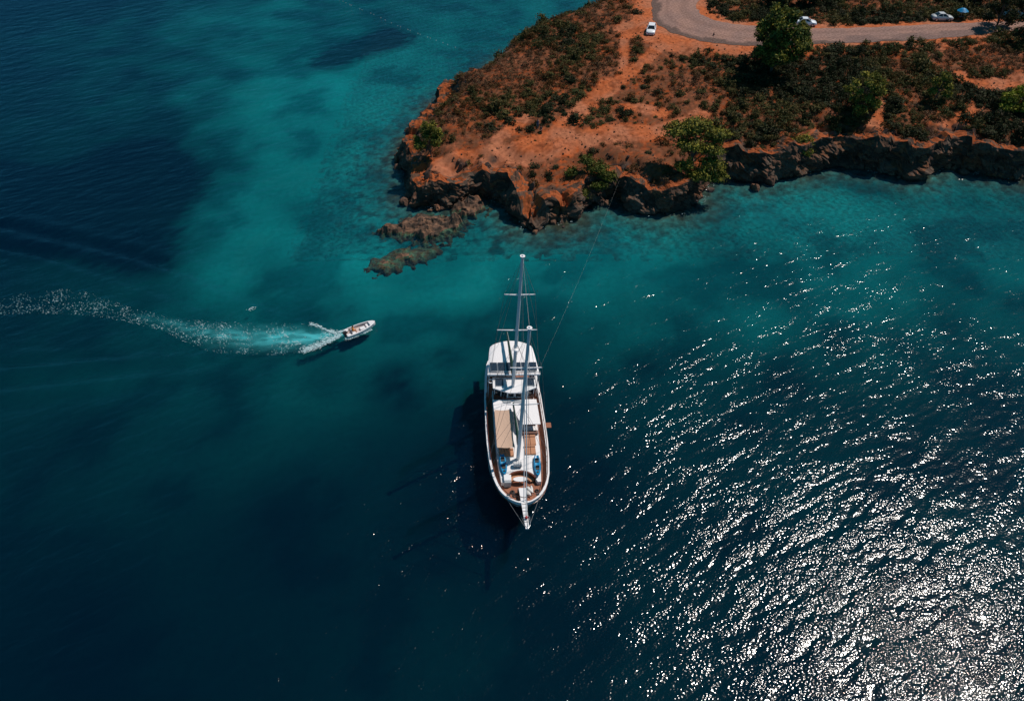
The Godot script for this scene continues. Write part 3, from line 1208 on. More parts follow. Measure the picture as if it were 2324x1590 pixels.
func plants() -> void:
	var p := on_land(1748, 168)
	tree("tall broad pine beside the road, casting a large dark shadow", "pine_tree", p, 11.5, pine_lobes(101, 3.0, 11.8, 5.4, 26, 0.7), 15000, 0.36, PINE + PINE_DARK, 201, 0.32)
	p = on_land(1948, 262)
	tree("upright bright green pine among dark scrub below the straight road", "pine_tree", p, 7.2, pine_lobes(102, 1.6, 7.4, 3.0, 17, 0.75), 7000, 0.3, PINE, 202)
	p = on_land(979, 356)
	tree("lone slender pine on the bare tip of the headland", "pine_tree", p, 5.6, pine_lobes(103, 2.4, 6.0, 2.4, 13, 0.8), 4600, 0.26, PINE, 203, 0.13)
	p = on_land(1328, 432)
	tree("sprawling pine with visible limbs clinging to the cliff edge", "pine_tree", p, 4.6, [[Vector3(-2.6, 1.2, 1.4), Vector3(1.7, 0.9, 1.5)], [Vector3(-0.8, 0.6, 2.4), Vector3(1.5, 0.8, 1.2)], [Vector3(1.8, 3.6, -0.4), Vector3(2.0, 0.8, 1.6)], [Vector3(3.4, 2.6, 0.4), Vector3(1.6, 0.7, 1.4)], [Vector3(0.0, 4.8, -0.8), Vector3(1.5, 0.6, 1.2)], [Vector3(-2.4, 3.2, 0.0), Vector3(1.2, 0.6, 1.0)], [Vector3(2.0, 1.6, 1.6), Vector3(1.5, 0.6, 1.1)]], 5600, 0.26, [PINE[1], PINE[3], Color(0.085, 0.085, 0.018), Color(0.075, 0.095, 0.015)], 204, 0.2)
	p = on_land(1560, 405)
	tree("large spreading yellow green pine leaning over the cliff", "pine_tree", p, 8.2, [[Vector3(-2.5, 7.6, -1.6), Vector3(2.4, 1.0, 2.0)], [Vector3(0.6, 8.2, -2.0), Vector3(2.6, 1.1, 2.0)], [Vector3(3.6, 7.0, -1.2), Vector3(2.2, 1.0, 1.8)], [Vector3(-0.6, 6.0, 0.0), Vector3(2.6, 0.9, 1.8)], [Vector3(2.8, 5.4, 0.4), Vector3(2.2, 0.9, 1.6)], [Vector3(3.2, 3.4, 1.4), Vector3(2.2, 0.9, 1.7)], [Vector3(1.6, 2.0, 2.4), Vector3(2.3, 1.0, 1.6)], [Vector3(4.0, 1.6, 2.0), Vector3(1.7, 0.9, 1.4)], [Vector3(-1.2, 3.2, 1.6), Vector3(1.7, 0.8, 1.3)]], 13000, 0.3, PINE, 205, 0.28)
	p = on_land(2122, 232)
	tree("small pale green pine standing in scrub on the right hand slope".replace("right hand ", "eastern "), "pine_tree", p, 4.6, pine_lobes(106, 1.4, 5.0, 2.0, 7, 0.9), 3000, 0.28, PINE, 206, 0.14)
	p = on_land(2302, 250)
	tree("low bright yellow green pine on bare red soil", "pine_tree", p, 3.6, [[Vector3(-1.6, 2.4, 0), Vector3(1.5, 0.8, 1.3)], [Vector3(0.8, 3.2, -0.6), Vector3(1.8, 0.9, 1.5)], [Vector3(2.4, 2.2, 0.3), Vector3(1.5, 0.8, 1.3)], [Vector3(-2.2, 1.0, 1.0), Vector3(1.3, 0.7, 1.0)], [Vector3(0.4, 1.2, 1.2), Vector3(1.6, 0.8, 1.2)]], 4200, 0.28, [PINE[0], PINE[2], Color(0.14, 0.17, 0.014)], 207, 0.15)
	p = on_land(1806, 352)
	tree("rounded green pine bush on the cliff edge above the cove", "pine_tree", p, 2.6, [[Vector3(-1.0, 1.8, 0), Vector3(1.4, 0.8, 1.2)], [Vector3(0.9, 2.2, -0.3), Vector3(1.5, 0.9, 1.3)], [Vector3(0.2, 1.0, 0.9), Vector3(1.5, 0.8, 1.0)], [Vector3(1.6, 0.8, 0.8), Vector3(1.0, 0.7, 0.9)]], 2800, 0.26, PINE, 208, 0.12)
	p = on_land(1808, 122)
	tree("green pine between the tall pine and a parked white car", "pine_tree", p, 5.2, pine_lobes(109, 2.4, 5.6, 1.7, 8, 0.8), 3600, 0.3, PINE, 209, 0.16)
	for t in [[1835, 14, 6.5, 3.4, 110, "dark tree on the slope above a white car"], [2262, 62, 8.5, 4.6, 111, "broad dark tree shading the far end of the road"], [2335, 96, 8.0, 4.6, 112, "dark tree below the shaded end of the road"], [2212, 8, 6.0, 3.2, 113, "dark tree on red earth behind the blue parasol"], [1766, 8, 5.5, 2.8, 114, "small dark tree directly behind the tall pine"], [2320, 30, 8.0, 4.0, 115, "dark tree standing behind the shaded parked car"]]:
		p = on_land(t[0], t[1])
		tree(t[5], "broadleaf_tree", p, t[2], pine_lobes(t[4], 1.6, t[2], t[3], 11, 0.8), 4200, 0.3, DEEP + [GREEN[2]], 100 + t[4], 0.22)
	scrub()

# where a thing stands, told by the nearest landmark
var landmarks := []
func beside(p: Vector3) -> String:
	if landmarks.is_empty():
		for l in [[1748, 168, "the tall pine"], [1948, 262, "the upright pine"], [979, 356, "the lone pine"], [1328, 432, "the sprawling pine"], [1560, 405, "the spreading pine"], [2122, 232, "the pale pine"], [2302, 250, "the yellow pine"], [1806, 352, "the pine bush"], [1477, 74, "the hatchback"], [1827, 58, "the hidden car"], [2136, 46, "the saloon"], [2262, 62, "the shade tree"], [1616, 101, "the road sign"], [1224, 295, "the two people"], [1388, 184, "the footpath"], [1050, 212, "the western shore"], [1290, 80, "the northern shore"], [2060, 345, "the jutting rock"], [1680, 250, "the pine's shadow"], [2240, 330, "the eastern cliff"]]:
			landmarks.append([on_land(l[0], l[1]), l[2]])
	var near := []
	for l in landmarks:
		near.append([p.distance_to(l[0]), l])
	near.sort_custom(func(a, b): return a[0] < b[0])
	var d: Vector3 = p - near[0][1][0]
	var way := ""
	if absf(d.x) > absf(d.z):
		way = "east of " if d.x > 0.0 else "west of "
	else:
		way = "seaward of " if d.z > 0.0 else "inland of "
	var far: float = near[0][0]
	return ("close " if far < 4.0 else ("" if far < 9.0 else "well ")) + way + near[0][1][1] + " towards " + near[1][1][1]

func scrub() -> void:
	var kinds := []
	for k in 5:
		kinds.append([shrub_mesh(300 + k, GREEN, 330, 0.17), 0])
	for k in 3:
		kinds.append([shrub_mesh(320 + k, DEEP, 330, 0.17), 1])
	for k in 4:
		kinds.append([shrub_mesh(340 + k, BROWN, 280, 0.16), 2])
	for k in 3:
		kinds.append([shrub_mesh(360 + k, DRY, 220, 0.14), 3])
	var of_kind := [[0, 1, 2, 3, 4], [5, 6, 7], [8, 9, 10, 11], [12, 13, 14]]
	var r := RandomNumberGenerator.new()
	r.seed = 77
	var thick := noise(81, 0.06, 3)
	var damp := noise(82, 0.045, 2)
	var found := []
	var step := 1.05
	var nx := int((X1 - X0) / step)
	var nz := int(((Z1 - Z0)) / step)
	for i in nx:
		for k in nz:
			var x := X0 + (i + r.randf()) * step
			var z := Z0 + (k + r.randf()) * step
			var d := sampled(inland, x, z)
			var pick := r.randf()
			var size := r.randf()
			var tint := r.randf()
			var turn := r.randf() * TAU
			if d < 1.2:
				continue
			var y := ground(x, z)
			if y < 1.2:
				continue
			var p := Vector2(x, z)
			if road_near(p) < 1.6:
				continue
			var steep := absf(ground(x + 0.7, z) - ground(x - 0.7, z)) + absf(ground(x, z + 0.7) - ground(x, z - 0.7))
			if steep > 2.2:
				continue
			var q := to_photo(Vector3(x, y + 0.5, z))
			if q.x < 800.0 or q.x > 2480.0 or q.y < -110.0:
				continue
			var wild := overgrown(p)
			# how much grows here: little on the open tip, much below the straight road
			var east := smoothstep(1450.0, 1750.0, q.x)
			var west := smoothstep(300.0, 240.0, q.y) * smoothstep(1420.0, 1330.0, q.x)
			var full := lerpf(0.42, 1.0, maxf(east, west))
			if q.y < 60.0 and q.x > 1580.0:
				full = 0.85
			full += thick.get_noise_2d(x, z) * lerpf(0.55, 0.25, west)
			full *= wild
			if q.y > 300.0 and q.x < 1500.0:
				full *= 0.35
			if pick > full:
				if wild > 0.05 and tint > 0.55:
					found.append([x, y, z, 0.14 + 0.2 * size, 3 if tint > 0.75 else 2, turn])
				elif tint > 0.72:
					found.append([x, y, z, 0.1 + 0.16 * size, 2 if tint > 0.86 else 0, turn])
				continue
			var wet := damp.get_noise_2d(x, z) + 0.25 * east - 0.02 * west + r.randf_range(-0.3, 0.3)
			var kind := 2
			if wet > 0.32:
				kind = 1
			elif wet > -0.02:
				kind = 0
			elif wet < -0.3:
				kind = 3
			var big := 0.48 + 0.8 * size * size
			if kind == 1 or kind == 0:
				big *= 1.0 + 0.35 * east + 0.25 * west + (0.5 if tint > 0.9 else 0.0)
			found.append([x, y, z, big, kind, turn])
	# a few bushes that stand out in the photograph
	for b in [[1312, 268, 1.9, 1], [1412, 255, 1.4, 1], [1120, 282, 1.9, 1], [1288, 178, 1.8, 1], [1210, 370, 1.5, 1], [1240, 250, 1.6, 1], [1210, 255, 1.3, 0], [1030, 310, 1.1, 0], [1092, 348, 0.8, 2], [1058, 366, 1.2, 0], [1470, 338, 1.0, 1], [1012, 295, 1.0, 1], [1495, 205, 1.3, 1], [1530, 250, 1.2, 0], [1660, 150, 1.6, 1], [1420, 380, 1.0, 0], [2270, 210, 1.0, 1], [1445, 20, 1.7, 1], [1405, 40, 1.5, 0], [1360, 52, 1.5, 1]]:
		var p := on_land(b[0], b[1] + 8)
		found.append([p.x, p.y, p.z, b[2], b[3], b[0] * 0.37])
	# the largest in view stand alone; the rest is one mass of ground cover
	var order := []
	for f in found:
		var q := to_photo(Vector3(f[0], f[1] + 0.5, f[2]))
		var seen: bool = q.x > 0.0 and q.x < 2324.0 and q.y > 2.0
		var away := Vector3(f[0], f[1] - EYE, f[2]).length()
		order.append([f[3] / away if seen else -1.0, f])
	order.sort_custom(func(a, b): return a[0] > b[0])
	var words := ["olive green rounded shrub", "dense dark green shrub", "rust brown shrub", "dry grey brown shrub"]
	var of := [0, 0, 0, 0]
	var rest := {}
	for k in order.size():
		var f: Array = order[k][1]
		var list: Array = of_kind[f[4]]
		var which: int = list[of[f[4]] % list.size()]
		of[f[4]] += 1
		var b := Basis(Vector3.UP, f[5]).scaled(Vector3(f[3], f[3] * (0.8 + 0.3 * sin(k * 1.7)), f[3]))
		var at := Transform3D(b, Vector3(f[0], f[1] - 0.08, f[2]))
		if k < 300:
			var o := put("shrub", kinds[which][0], M.leaf)
			o.transform = at
			var girth := "small" if f[3] < 0.95 else ("medium" if f[3] < 1.25 else "large")
			tag(o, girth + " " + words[f[4]] + " " + beside(at.origin), "shrub", words[f[4]] + "s on the headland")
		else:
			if not rest.has(which):
				rest[which] = []
			rest[which].append(at)
	for which in rest:
		var mm := MultiMesh.new()
		mm.transform_format = MultiMesh.TRANSFORM_3D
		mm.mesh = kinds[which][0]
		mm.instance_count = rest[which].size()
		for k in rest[which].size():
			mm.set_instance_transform(k, rest[which][k])
		var o := MultiMeshInstance3D.new()
		o.name = fresh("scrub")
		o.multimesh = mm
		o.material_override = M.leaf
		add_child(o)
		structure(o, "stuff")
		tag(o, "low " + ["olive green", "dark green", "rust brown", "dry grey brown"][kinds[which][1]] + " scrub covering the headland", "scrub", "scrub")
	print("shrubs ", found.size())

# ================================================================ stones
func boulder_mesh(s: int, warm: float) -> ArrayMesh:
	var r := RandomNumberGenerator.new()
	r.seed = s
	var planes := []
	for k in 13:
		planes.append([Vector3(r.randfn(), r.randfn() * 0.8, r.randfn()).normalized(), r.randf_range(0.38, 0.8)])
	var v := PackedVector3Array()
	var n := PackedVector3Array()
	var col := PackedColorArray()
	var rings := []
	for k in 9:
		var ring := []
		for i in 14:
			var t := PI * k / 8.0
			var u := TAU * i / 14.0
			var d := Vector3(sin(t) * cos(u), cos(t), sin(t) * sin(u))
			var reach := 1.0
			for pl in planes:
				var c: float = d.dot(pl[0])
				if c > 0.05:
					reach = minf(reach, pl[1] / c)
			ring.append(d * reach * r.randf_range(0.96, 1.04))
		rings.append(ring)
	for k in 8:
		for i in 14:
			var j := (i + 1) % 14
			for tri in [[rings[k][i], rings[k + 1][i], rings[k][j]], [rings[k][j], rings[k + 1][i], rings[k + 1][j]]]:
				var f: Vector3 = (tri[2] - tri[0]).cross(tri[1] - tri[0])
				if f.length() < 1e-5:
					continue
				f = f.normalized()
				var g := r.randf_range(0.8, 1.2)
				for p in tri:
					v.append(p)
					n.append(f)
					col.append(Color(0.095, 0.065, 0.052).lerp(Color(0.22, 0.108, 0.064), warm) * g)
	return arrays(v, n, col, PackedInt32Array())

func boulders() -> void:
	var kinds := []
	for k in 7:
		kinds.append(boulder_mesh(400 + k, (k % 4) / 3.0))
	var r := RandomNumberGenerator.new()
	r.seed = 91
	var start := west_count - 8
	for i in range(start, coast.size() - 8):
		var a := coast[i]
		var b := coast[i + 1]
		var many := int(a.distance_to(b) / 2.6) + 1
		for k in many:
			var p := a.lerp(b, (k + r.randf()) / many) + Vector2(r.randfn(), r.randfn()) * 0.7
			if p.x > 112.0:
				continue
			var big := 0.35 + 1.0 * pow(r.randf(), 2.2)
			var y := ground(p.x, p.y)
			var kind := r.randi() % kinds.size()
			var turn := Basis.from_euler(Vector3(r.randf_range(-0.4, 0.4), r.randf() * TAU, r.randf_range(-0.4, 0.4))).scaled(Vector3(1.0, r.randf_range(0.6, 1.1), 1.0) * big)
			var o := put("boulder", kinds[kind], M.stone)
			o.transform = Transform3D(turn, Vector3(p.x, maxf(y, -0.35) + big * 0.1, p.y))
			tag(o, ("large " if big > 0.9 else ("medium " if big > 0.55 else "small ")) + ["grey brown", "brown", "reddish", "tan"][kind % 4] + " shore boulder " + beside(o.position), "boulder", "boulders at the waterline")
	# rocks set in the cliff face
	var home := get_node("headland")
	for k in 4200:
		var x := r.randf_range(X0, X1)
		var z := r.randf_range(-150.0, Z1)
		var big := r.randf_range(0.35, 1.25)
		var spin := r.randf() * TAU
		var kind := r.randi() % kinds.size()
		var tall := r.randf_range(0.8, 1.7)
		var d := sampled(inland, x, z)
		if d < 0.1 or d > 4.0:
			continue
		var y := ground(x, z)
		var steep := absf(ground(x + 0.6, z) - ground(x - 0.6, z)) + absf(ground(x, z + 0.6) - ground(x, z - 0.6))
		if steep < 1.0:
			continue
		var o := put("rock", kinds[kind], M.stone, home)
		o.transform = Transform3D(Basis(Vector3.UP, spin) * Basis.from_scale(Vector3(big * 0.75, big * tall, big * 0.75)), Vector3(x, y - big * 0.25, z))
		o.transform.basis = Basis(Vector3.FORWARD, 0.35) * o.transform.basis
		if home.get_child_count() >= 90:
			break
	# loose stones on the red earth
	var st := RandomNumberGenerator.new()
	st.seed = 92
	var lists := [[], [], []]
	for k in 14000:
		var x := st.randf_range(X0, X1)
		var z := st.randf_range(Z0, Z1)
		var d := sampled(inland, x, z)
		var size := 0.05 + 0.22 * pow(st.randf(), 3.0)
		var turn := st.randf() * TAU
		if d < 0.6 or road_near(Vector2(x, z)) < 0.8:
			continue
		if overgrown(Vector2(x, z)) < 0.2 and st.randf() < 0.45:
			continue
		lists[k % 3].append(Transform3D(Basis.from_euler(Vector3(turn, turn * 3.0, 0)).scaled(Vector3.ONE * size), Vector3(x, ground(x, z) + size * 0.2, z)))
	for k in 3:
		var mm := MultiMesh.new()
		mm.transform_format = MultiMesh.TRANSFORM_3D
		mm.mesh = kinds[k + 1]
		mm.instance_count = lists[k].size()
		for i in lists[k].size():
			mm.set_instance_transform(i, lists[k][i])
		var o := MultiMeshInstance3D.new()
		o.name = fresh("stones")
		o.multimesh = mm
		o.material_override = M.stone
		add_child(o)
		structure(o, "stuff")
		tag(o, "loose stones scattered over the red earth", "stones", "loose stones")

# ================================================================ the gulet
# own axes: x across (towards the sunny side), y up, z towards the bow
const BEAM := [[-11.0, 2.1], [-10.6, 2.55], [-9.6, 2.86], [-8.0, 3.08], [-4.5, 3.3], [0.0, 3.38], [2.5, 3.36], [5.0, 3.22], [7.2, 2.98], [8.4, 2.68], [9.3, 2.32], [10.0, 1.86], [10.5, 1.38], [10.85, 0.86], [11.05, 0.4], [11.12, 0.05]]

func half_beam(z: float) -> float:
	for i in BEAM.size() - 1:
		if z <= BEAM[i + 1][0]:
			return lerpf(BEAM[i][1], BEAM[i + 1][1], clampf((z - BEAM[i][0]) / (BEAM[i + 1][0] - BEAM[i][0]), 0.0, 1.0))
	return 0.05

func sheer(z: float) -> float:
	return 2.05 + (0.85 * pow((z + 2.0) / 13.0, 2.0) if z > -2.0 else 0.35 * pow((z + 2.0) / 9.0, 2.0))

func stations() -> Array:
	var out := []
	for i in 33:
		out.append(-11.0 + 20.0 * i / 32.0)
	for z in [9.3, 9.6, 9.9, 10.15, 10.4, 10.6, 10.75, 10.88, 10.98, 11.06, 11.12]:
		out.append(z)
	return out

func on_gulet(p: Vector3) -> Vector3:
	return gulet_frame * p

func gulet() -> void:
	var yaw := deg_to_rad(4.0)
	var heel := deg_to_rad(3.0)
	var f := Vector3(sin(yaw), 0, cos(yaw))
	var r := Vector3(cos(yaw), 0, -sin(yaw))
	gulet_frame = Transform3D(Basis(r * cos(heel) - Vector3.UP * sin(heel), Vector3.UP * cos(heel) + r * sin(heel), f), Vector3(0.3, 0, -57.0))
	var g := thing("sailing_gulet", "white two masted wooden sailing yacht anchored off the headland", "sailing yacht", gulet_frame)
	# hull
	var outer := []
	var inner := []
	var cap := []
	var deck := []
	var rub := []
	for z in stations():
		var b := half_beam(z)
		var s := sheer(z)
		var flare := 0.97 - 0.75 * pow(clampf((z - 4.0) / 7.1, 0.0, 1.0), 2.0)
		var k := -1.7 * (1.0 - pow(clampf((z - 6.0) / 5.2, 0.0, 1.0), 2.0)) * (1.0 - 0.55 * pow(clampf((-z - 6.0) / 5.0, 0.0, 1.0), 2.0))
		var ring := []
		for q in [[-1.0, s], [-0.99, s * 0.72], [lerpf(0.98, flare, 0.45) * -1.0, s * 0.38], [-flare, 0.0], [-flare * 0.8, k * 0.4], [-flare * 0.4, k * 0.8], [0.0, k], [flare * 0.4, k * 0.8], [flare * 0.8, k * 0.4], [flare, 0.0], [lerpf(0.98, flare, 0.45), s * 0.38], [0.99, s * 0.72], [1.0, s]]:
			ring.append(Vector3(q[0] * b, q[1], z - 2.6 * pow(clampf((z - 4.0) / 7.1, 0.0, 1.0), 1.6) * (1.0 - q[1] / s)))
		outer.append(ring)
		var bi := maxf(b - 0.12, 0.02)
		var zi: float = minf(z, 10.95)
		inner.append([Vector3(bi, s, zi), Vector3(bi, s - 0.75, zi), Vector3(-bi, s - 0.75, zi), Vector3(-bi, s, zi)])
		deck.append([Vector3(-bi, s - 0.74, zi), Vector3(-bi * 0.4, s - 0.72, zi), Vector3(bi * 0.4, s - 0.72, zi), Vector3(bi, s - 0.74, zi)])
		cap.append([b + 0.07, maxf(bi - 0.1, 0.0), s, z])
	var st := tool()
	loft(st, outer, false)
	fan(st, outer[0])
	var hull := put("hull", done(st), M.hull, g)
	st = tool()
	for k in inner.size() - 1:
		st.set_smooth_group(-1)
		for i in [0, 2]:
			quad(st, inner[k][i], inner[k + 1][i], inner[k + 1][i + 1], inner[k][i + 1])
	quad(st, inner[0][0], inner[0][1], inner[0][2], inner[0][3])
	put("bulwark", done(st), M.white, hull)
	st = tool()
	for side in [-1.0, 1.0]:
		var rings := []
		for c in cap:
			rings.append([Vector3(side * c[0], c[2] + 0.01, c[3]), Vector3(side * c[0], c[2] + 0.08, c[3]), Vector3(side * c[1], c[2] + 0.08, minf(c[3], 10.85)), Vector3(side * c[1], c[2] + 0.01, minf(c[3], 10.85))])
		loft(st, rings, true, -1)
	quad(st, Vector3(-2.1, sheer(-11) + 0.08, -11.05), Vector3(2.1, sheer(-11) + 0.08, -11.05), Vector3(2.1, sheer(-11) + 0.08, -10.8), Vector3(-2.1, sheer(-11) + 0.08, -10.8))
	put("cap_rail", done(st), M.white, hull)
	for side in [-1.0, 1.0]:
		st = tool()
		var rings := []
		for z in stations():
			var b := half_beam(z) * 0.995
			var y := sheer(z) - 0.55
			rings.append([Vector3(side * (b - 0.02), y - 0.07, z), Vector3(side * (b + 0.06), y - 0.05, z), Vector3(side * (b + 0.06), y + 0.05, z), Vector3(side * (b - 0.02), y + 0.07, z)])
		loft(st, rings, true, -1)
		put("rubbing_strake", done(st), M.varnish, hull)
	st = tool()
	loft(st, deck, false, -1)
	put("deck", done(st), M.teak, g)
	# varnished handrails on stanchions along both sides and round the bow
	for side in [-1.0, 1.0]:
		var pts := []
		for i in 34:
			var z := -4.8 + i * 0.45
			if z > 10.4:
				break
			pts.append(Vector3(side * maxf(half_beam(z) - 0.16, 0.0), sheer(z) + 0.5, z))
		pts.append(Vector3(0, sheer(10.9) + 0.5, 10.75))
		st = tool()
		pipe(st, pts, 0.04, 6)
		var rail := put("handrail", done(st), M.varnish, g)
		for i in range(0, pts.size() - 1, 3):
			st = tool()
			tube(st, pts[i] - Vector3(0, 0.5, 0), pts[i], 0.022, 0.022, 6)
			put("stanchion", done(st), M.steel, rail)
	# cabin trunk with a hollowed front for the bench
	st = tool()
	prism(st, [Vector2(-2.4, -5.4), Vector2(2.4, -5.4), Vector2(2.45, 0.0), Vector2(2.4, 4.0), Vector2(2.25, 6.2), Vector2(2.1, 8.0), Vector2(1.75, 8.0), Vector2(1.5, 7.4), Vector2(0.9, 6.85), Vector2(0.0, 6.6), Vector2(-0.9, 6.85), Vector2(-1.5, 7.4), Vector2(-1.75, 8.0), Vector2(-2.1, 8.0), Vector2(-2.25, 6.2), Vector2(-2.4, 4.0), Vector2(-2.45, 0.0)], 1.2, 2.36)
	put("cabin_trunk", done(st), M.white, g)
	for q in [[-2.47, 2.2], [2.47, 2.2]]:
		for i in 4:
			st = tool()
			tube(st, Vector3(q[0] * 0.99, 1.85, -3.5 + i * 2.0), Vector3(q[0] * 1.005, 1.85, -3.5 + i * 2.0), 0.14, 0.14, 10)
			put("porthole", done(st), M.steel, g)
	# wheelhouse
	var plan := [Vector2(-2.3, -5.4), Vector2(2.3, -5.4), Vector2(2.3, -3.6), Vector2(0.85, -2.95), Vector2(-0.85, -2.95), Vector2(-2.3, -3.6)]
	st = tool()
	prism(st, plan, 2.36, 3.62)
	var house := put("wheelhouse", done(st), M.varnish, g)
	st = tool()
	prism(st, [Vector2(-2.22, -5.3), Vector2(2.22, -5.3), Vector2(2.22, -3.66), Vector2(0.82, -3.03), Vector2(-0.82, -3.03), Vector2(-2.22, -3.66)], 3.62, 4.62)
	put("window_band", done(st), M.glass, house)
	for x in [-0.42, 0.42]:
		st = tool()
		for e in [[Vector3(0, 0.38, 0), Vector3(0.72, 0.06, 0.05)], [Vector3(0, -0.38, 0), Vector3(0.72, 0.06, 0.05)], [Vector3(-0.36, 0, 0), Vector3(0.06, 0.7, 0.05)], [Vector3(0.36, 0, 0), Vector3(0.06, 0.7, 0.05)]]:
			box(st, Vector3(x, 4.12, -2.99) + e[0], e[1])
		put("window_frame", done(st), M.white, house)
	for p in [Vector2(-2.26, -3.63), Vector2(2.26, -3.63), Vector2(0.86, -2.97), Vector2(-0.86, -2.97), Vector2(-2.26, -5.3), Vector2(2.26, -5.3), Vector2(-1.55, -3.28), Vector2(1.55, -3.28)]:
		st = tool()
		box(st, Vector3(p.x, 4.12, p.y), Vector3(0.07, 1.0, 0.07))
		put("window_post", done(st), M.white, house)
	st = tool()
	prism(st, [Vector2(-2.45, -5.2), Vector2(2.45, -5.2), Vector2(2.48, -3.5), Vector2(0.7, -2.72), Vector2(-0.7, -2.72), Vector2(-2.48, -3.5)], 4.63, 4.76)
	put("wheelhouse_roof", done(st), M.white, house)
	for x in [-1.7, 1.85]:
		solar_panel(g, Vector3(x, 4.82, -4.35), Vector2(0.95, 1.2))
	# hard awning over the saloon
	st = tool()
	prism(st, [Vector2(-2.5, -2.7), Vector2(2.5, -2.7), Vector2(2.62, 1.1), Vector2(0.5, 1.1), Vector2(-0.2, -0.85), Vector2(-2.45, -0.85)], 3.6, 3.68)
	var top := put("saloon_awning", done(st), M.canvas, g)
	for p in [Vector2(-2.35, -1.0), Vector2(2.45, 1.0), Vector2(0.65, 1.0), Vector2(2.4, -1.2)]:
		st = tool()
		tube(st, Vector3(p.x, 2.3, p.y), Vector3(p.x, 3.6, p.y), 0.035, 0.035, 6)
		put("awning_post", done(st), M.steel, top)
	for e in [Vector3(-0.9, 3.72, -2.35), Vector3(0.35, 3.72, -2.35)]:
		st = tool()
		box(st, e, Vector3(0.9, 0.1, 0.42), Basis(), 0.03)
		put("skylight", done(st), M.grey, top)
	# sun awning stretched over the fore deck
	var rows_ := []
	for i in 19:
		var row := []
		var z := -0.95 + 5.45 * i / 18.0
		for k in 11:
			var t := k / 10.0
			var x := lerpf(-2.42, -0.5 + 0.1 * sin(i * 0.35), t)
			row.append(Vector3(x, 3.88 - 0.10 * sin(PI * t) - 0.07 * sin(PI * i / 18.0) + 0.02 * sin(i * 1.7 + k), z))
		rows_.append(row)
	st = tool()
	loft(st, rows_, false)
	var shade := put("sun_awning", done(st), M.beige, g)
	for p in [Vector3(-2.4, 0, 4.45), Vector3(-2.4, 0, 1.8), Vector3(-0.55, 0, 4.45)]:
		st = tool()
		tube(st, Vector3(p.x, 2.3, p.z), Vector3(p.x, 3.88, p.z), 0.03, 0.03, 6)
		put("awning_post", done(st), M.steel, shade)
	# saloon seats in the shade under the hard awning
	for e in [[Vector3(1.5, 2.55, 1.35), Vector3(1.7, 0.38, 0.45)], [Vector3(1.5, 2.5, -0.6), Vector3(1.7, 0.3, 0.5)], [Vector3(-1.4, 2.5, -1.5), Vector3(1.6, 0.3, 0.5)]]:
		st = tool()
		box(st, e[0], e[1], Basis(), 0.05)
		put("bench", done(st), M.cushion_dark, g)
	st = tool()
	box(st, Vector3(1.5, 2.95, 0.35), Vector3(1.3, 0.05, 0.7))
	put("saloon_table", done(st), M.varnish, g)
	# aft awning, crowned, with its row of solar panels and the rolled front edge
	rows_ = []
	for i in 13:
		var row := []
		for k in 17:
			var t := k / 8.0 - 1.0
			var f2 := i / 12.0
			var aft := -10.75 + 0.75 * t * t
			var half := lerpf(2.5, 3.0, pow(f2, 0.7))
			row.append(Vector3(t * half, 5.28 + 0.14 * (1.0 - t * t) - (0.12 if absf(t) > 0.97 else 0.0), lerpf(aft, -5.3, f2)))
		rows_.append(row)
	st = tool()
	loft(st, rows_, false)
	var aft_roof := put("aft_awning", done(st), M.canvas, g)
	st = tool()
	tube(st, Vector3(-3.05, 5.3, -5.12), Vector3(3.05, 5.3, -5.12), 0.15, 0.15, 10)
	var roll := put("rolled_screen", done(st), M.canvas, g)
	for x in [-1.9, -1.0, 0.55, 1.5, 2.4]:
		st = tool()
		tube(st, Vector3(x, 5.3, -5.12), Vector3(x + 0.06, 5.3, -5.12), 0.158, 0.158, 10)
		put("strap", done(st), M.dark, roll)
	st = tool()
	tube(st, Vector3(-3.1, 5.42, -5.38), Vector3(3.1, 5.42, -5.38), 0.04, 0.04, 6)
	put("awning_rail", done(st), M.steel, aft_roof)
	for i in 6:
		solar_panel(g, Vector3(-2.3 + i * 0.92, 5.46, -6.25), Vector2(0.86, 1.42))
	for p in [Vector2(-2.85, -5.4), Vector2(2.85, -5.4), Vector2(-2.6, -8.0), Vector2(2.6, -8.0), Vector2(-2.2, -10.0), Vector2(2.2, -10.0)]:
		st = tool()
		tube(st, Vector3(p.x, 1.3, p.y), Vector3(p.x, 5.3, p.y), 0.05, 0.05, 8)
		put("awning_post", done(st), M.white, aft_roof)
	# bench round the fore end of the trunk
	var arc := []
	var seat := []
	for i in 13:
		var a := lerpf(-1.15, 1.15, i / 12.0)
		var c := Vector3(sin(a) * 1.75, 0, 8.2 - cos(a) * 1.55)
		var d := Vector3(sin(a), 0, -cos(a))
		arc.append([c + Vector3(0, 1.9, 0), c + Vector3(0, 2.62, 0), c - d * 0.16 + Vector3(0, 2.62, 0), c - d * 0.16 + Vector3(0, 1.9, 0)])
		seat.append([c - d * 0.16 + Vector3(0, 1.85, 0), c - d * 0.16 + Vector3(0, 2.16, 0), c - d * 0.62 + Vector3(0, 2.16, 0), c - d * 0.62 + Vector3(0, 1.85, 0)])
	st = tool()
	loft(st, arc, true, -1)
	put("bench_back", done(st), M.varnish, g)
	st = tool()
	loft(st, seat, true, -1)
	put("bench_seat", done(st), M.cushion, g)
	# bowsprit: a white plank that narrows, with treads and a rail at its end
	var sprit := []
	for i in 9:
		var t := i / 8.0
		var c := Vector3(0, lerpf(2.5, 3.55, t), lerpf(8.9, 14.6, t))
		var w := lerpf(0.36, 0.17, t)
		sprit.append([c + Vector3(-w, -0.09, 0), c + Vector3(-w, 0.07, 0), c + Vector3(w, 0.07, 0), c + Vector3(w, -0.09, 0)])
	st = tool()
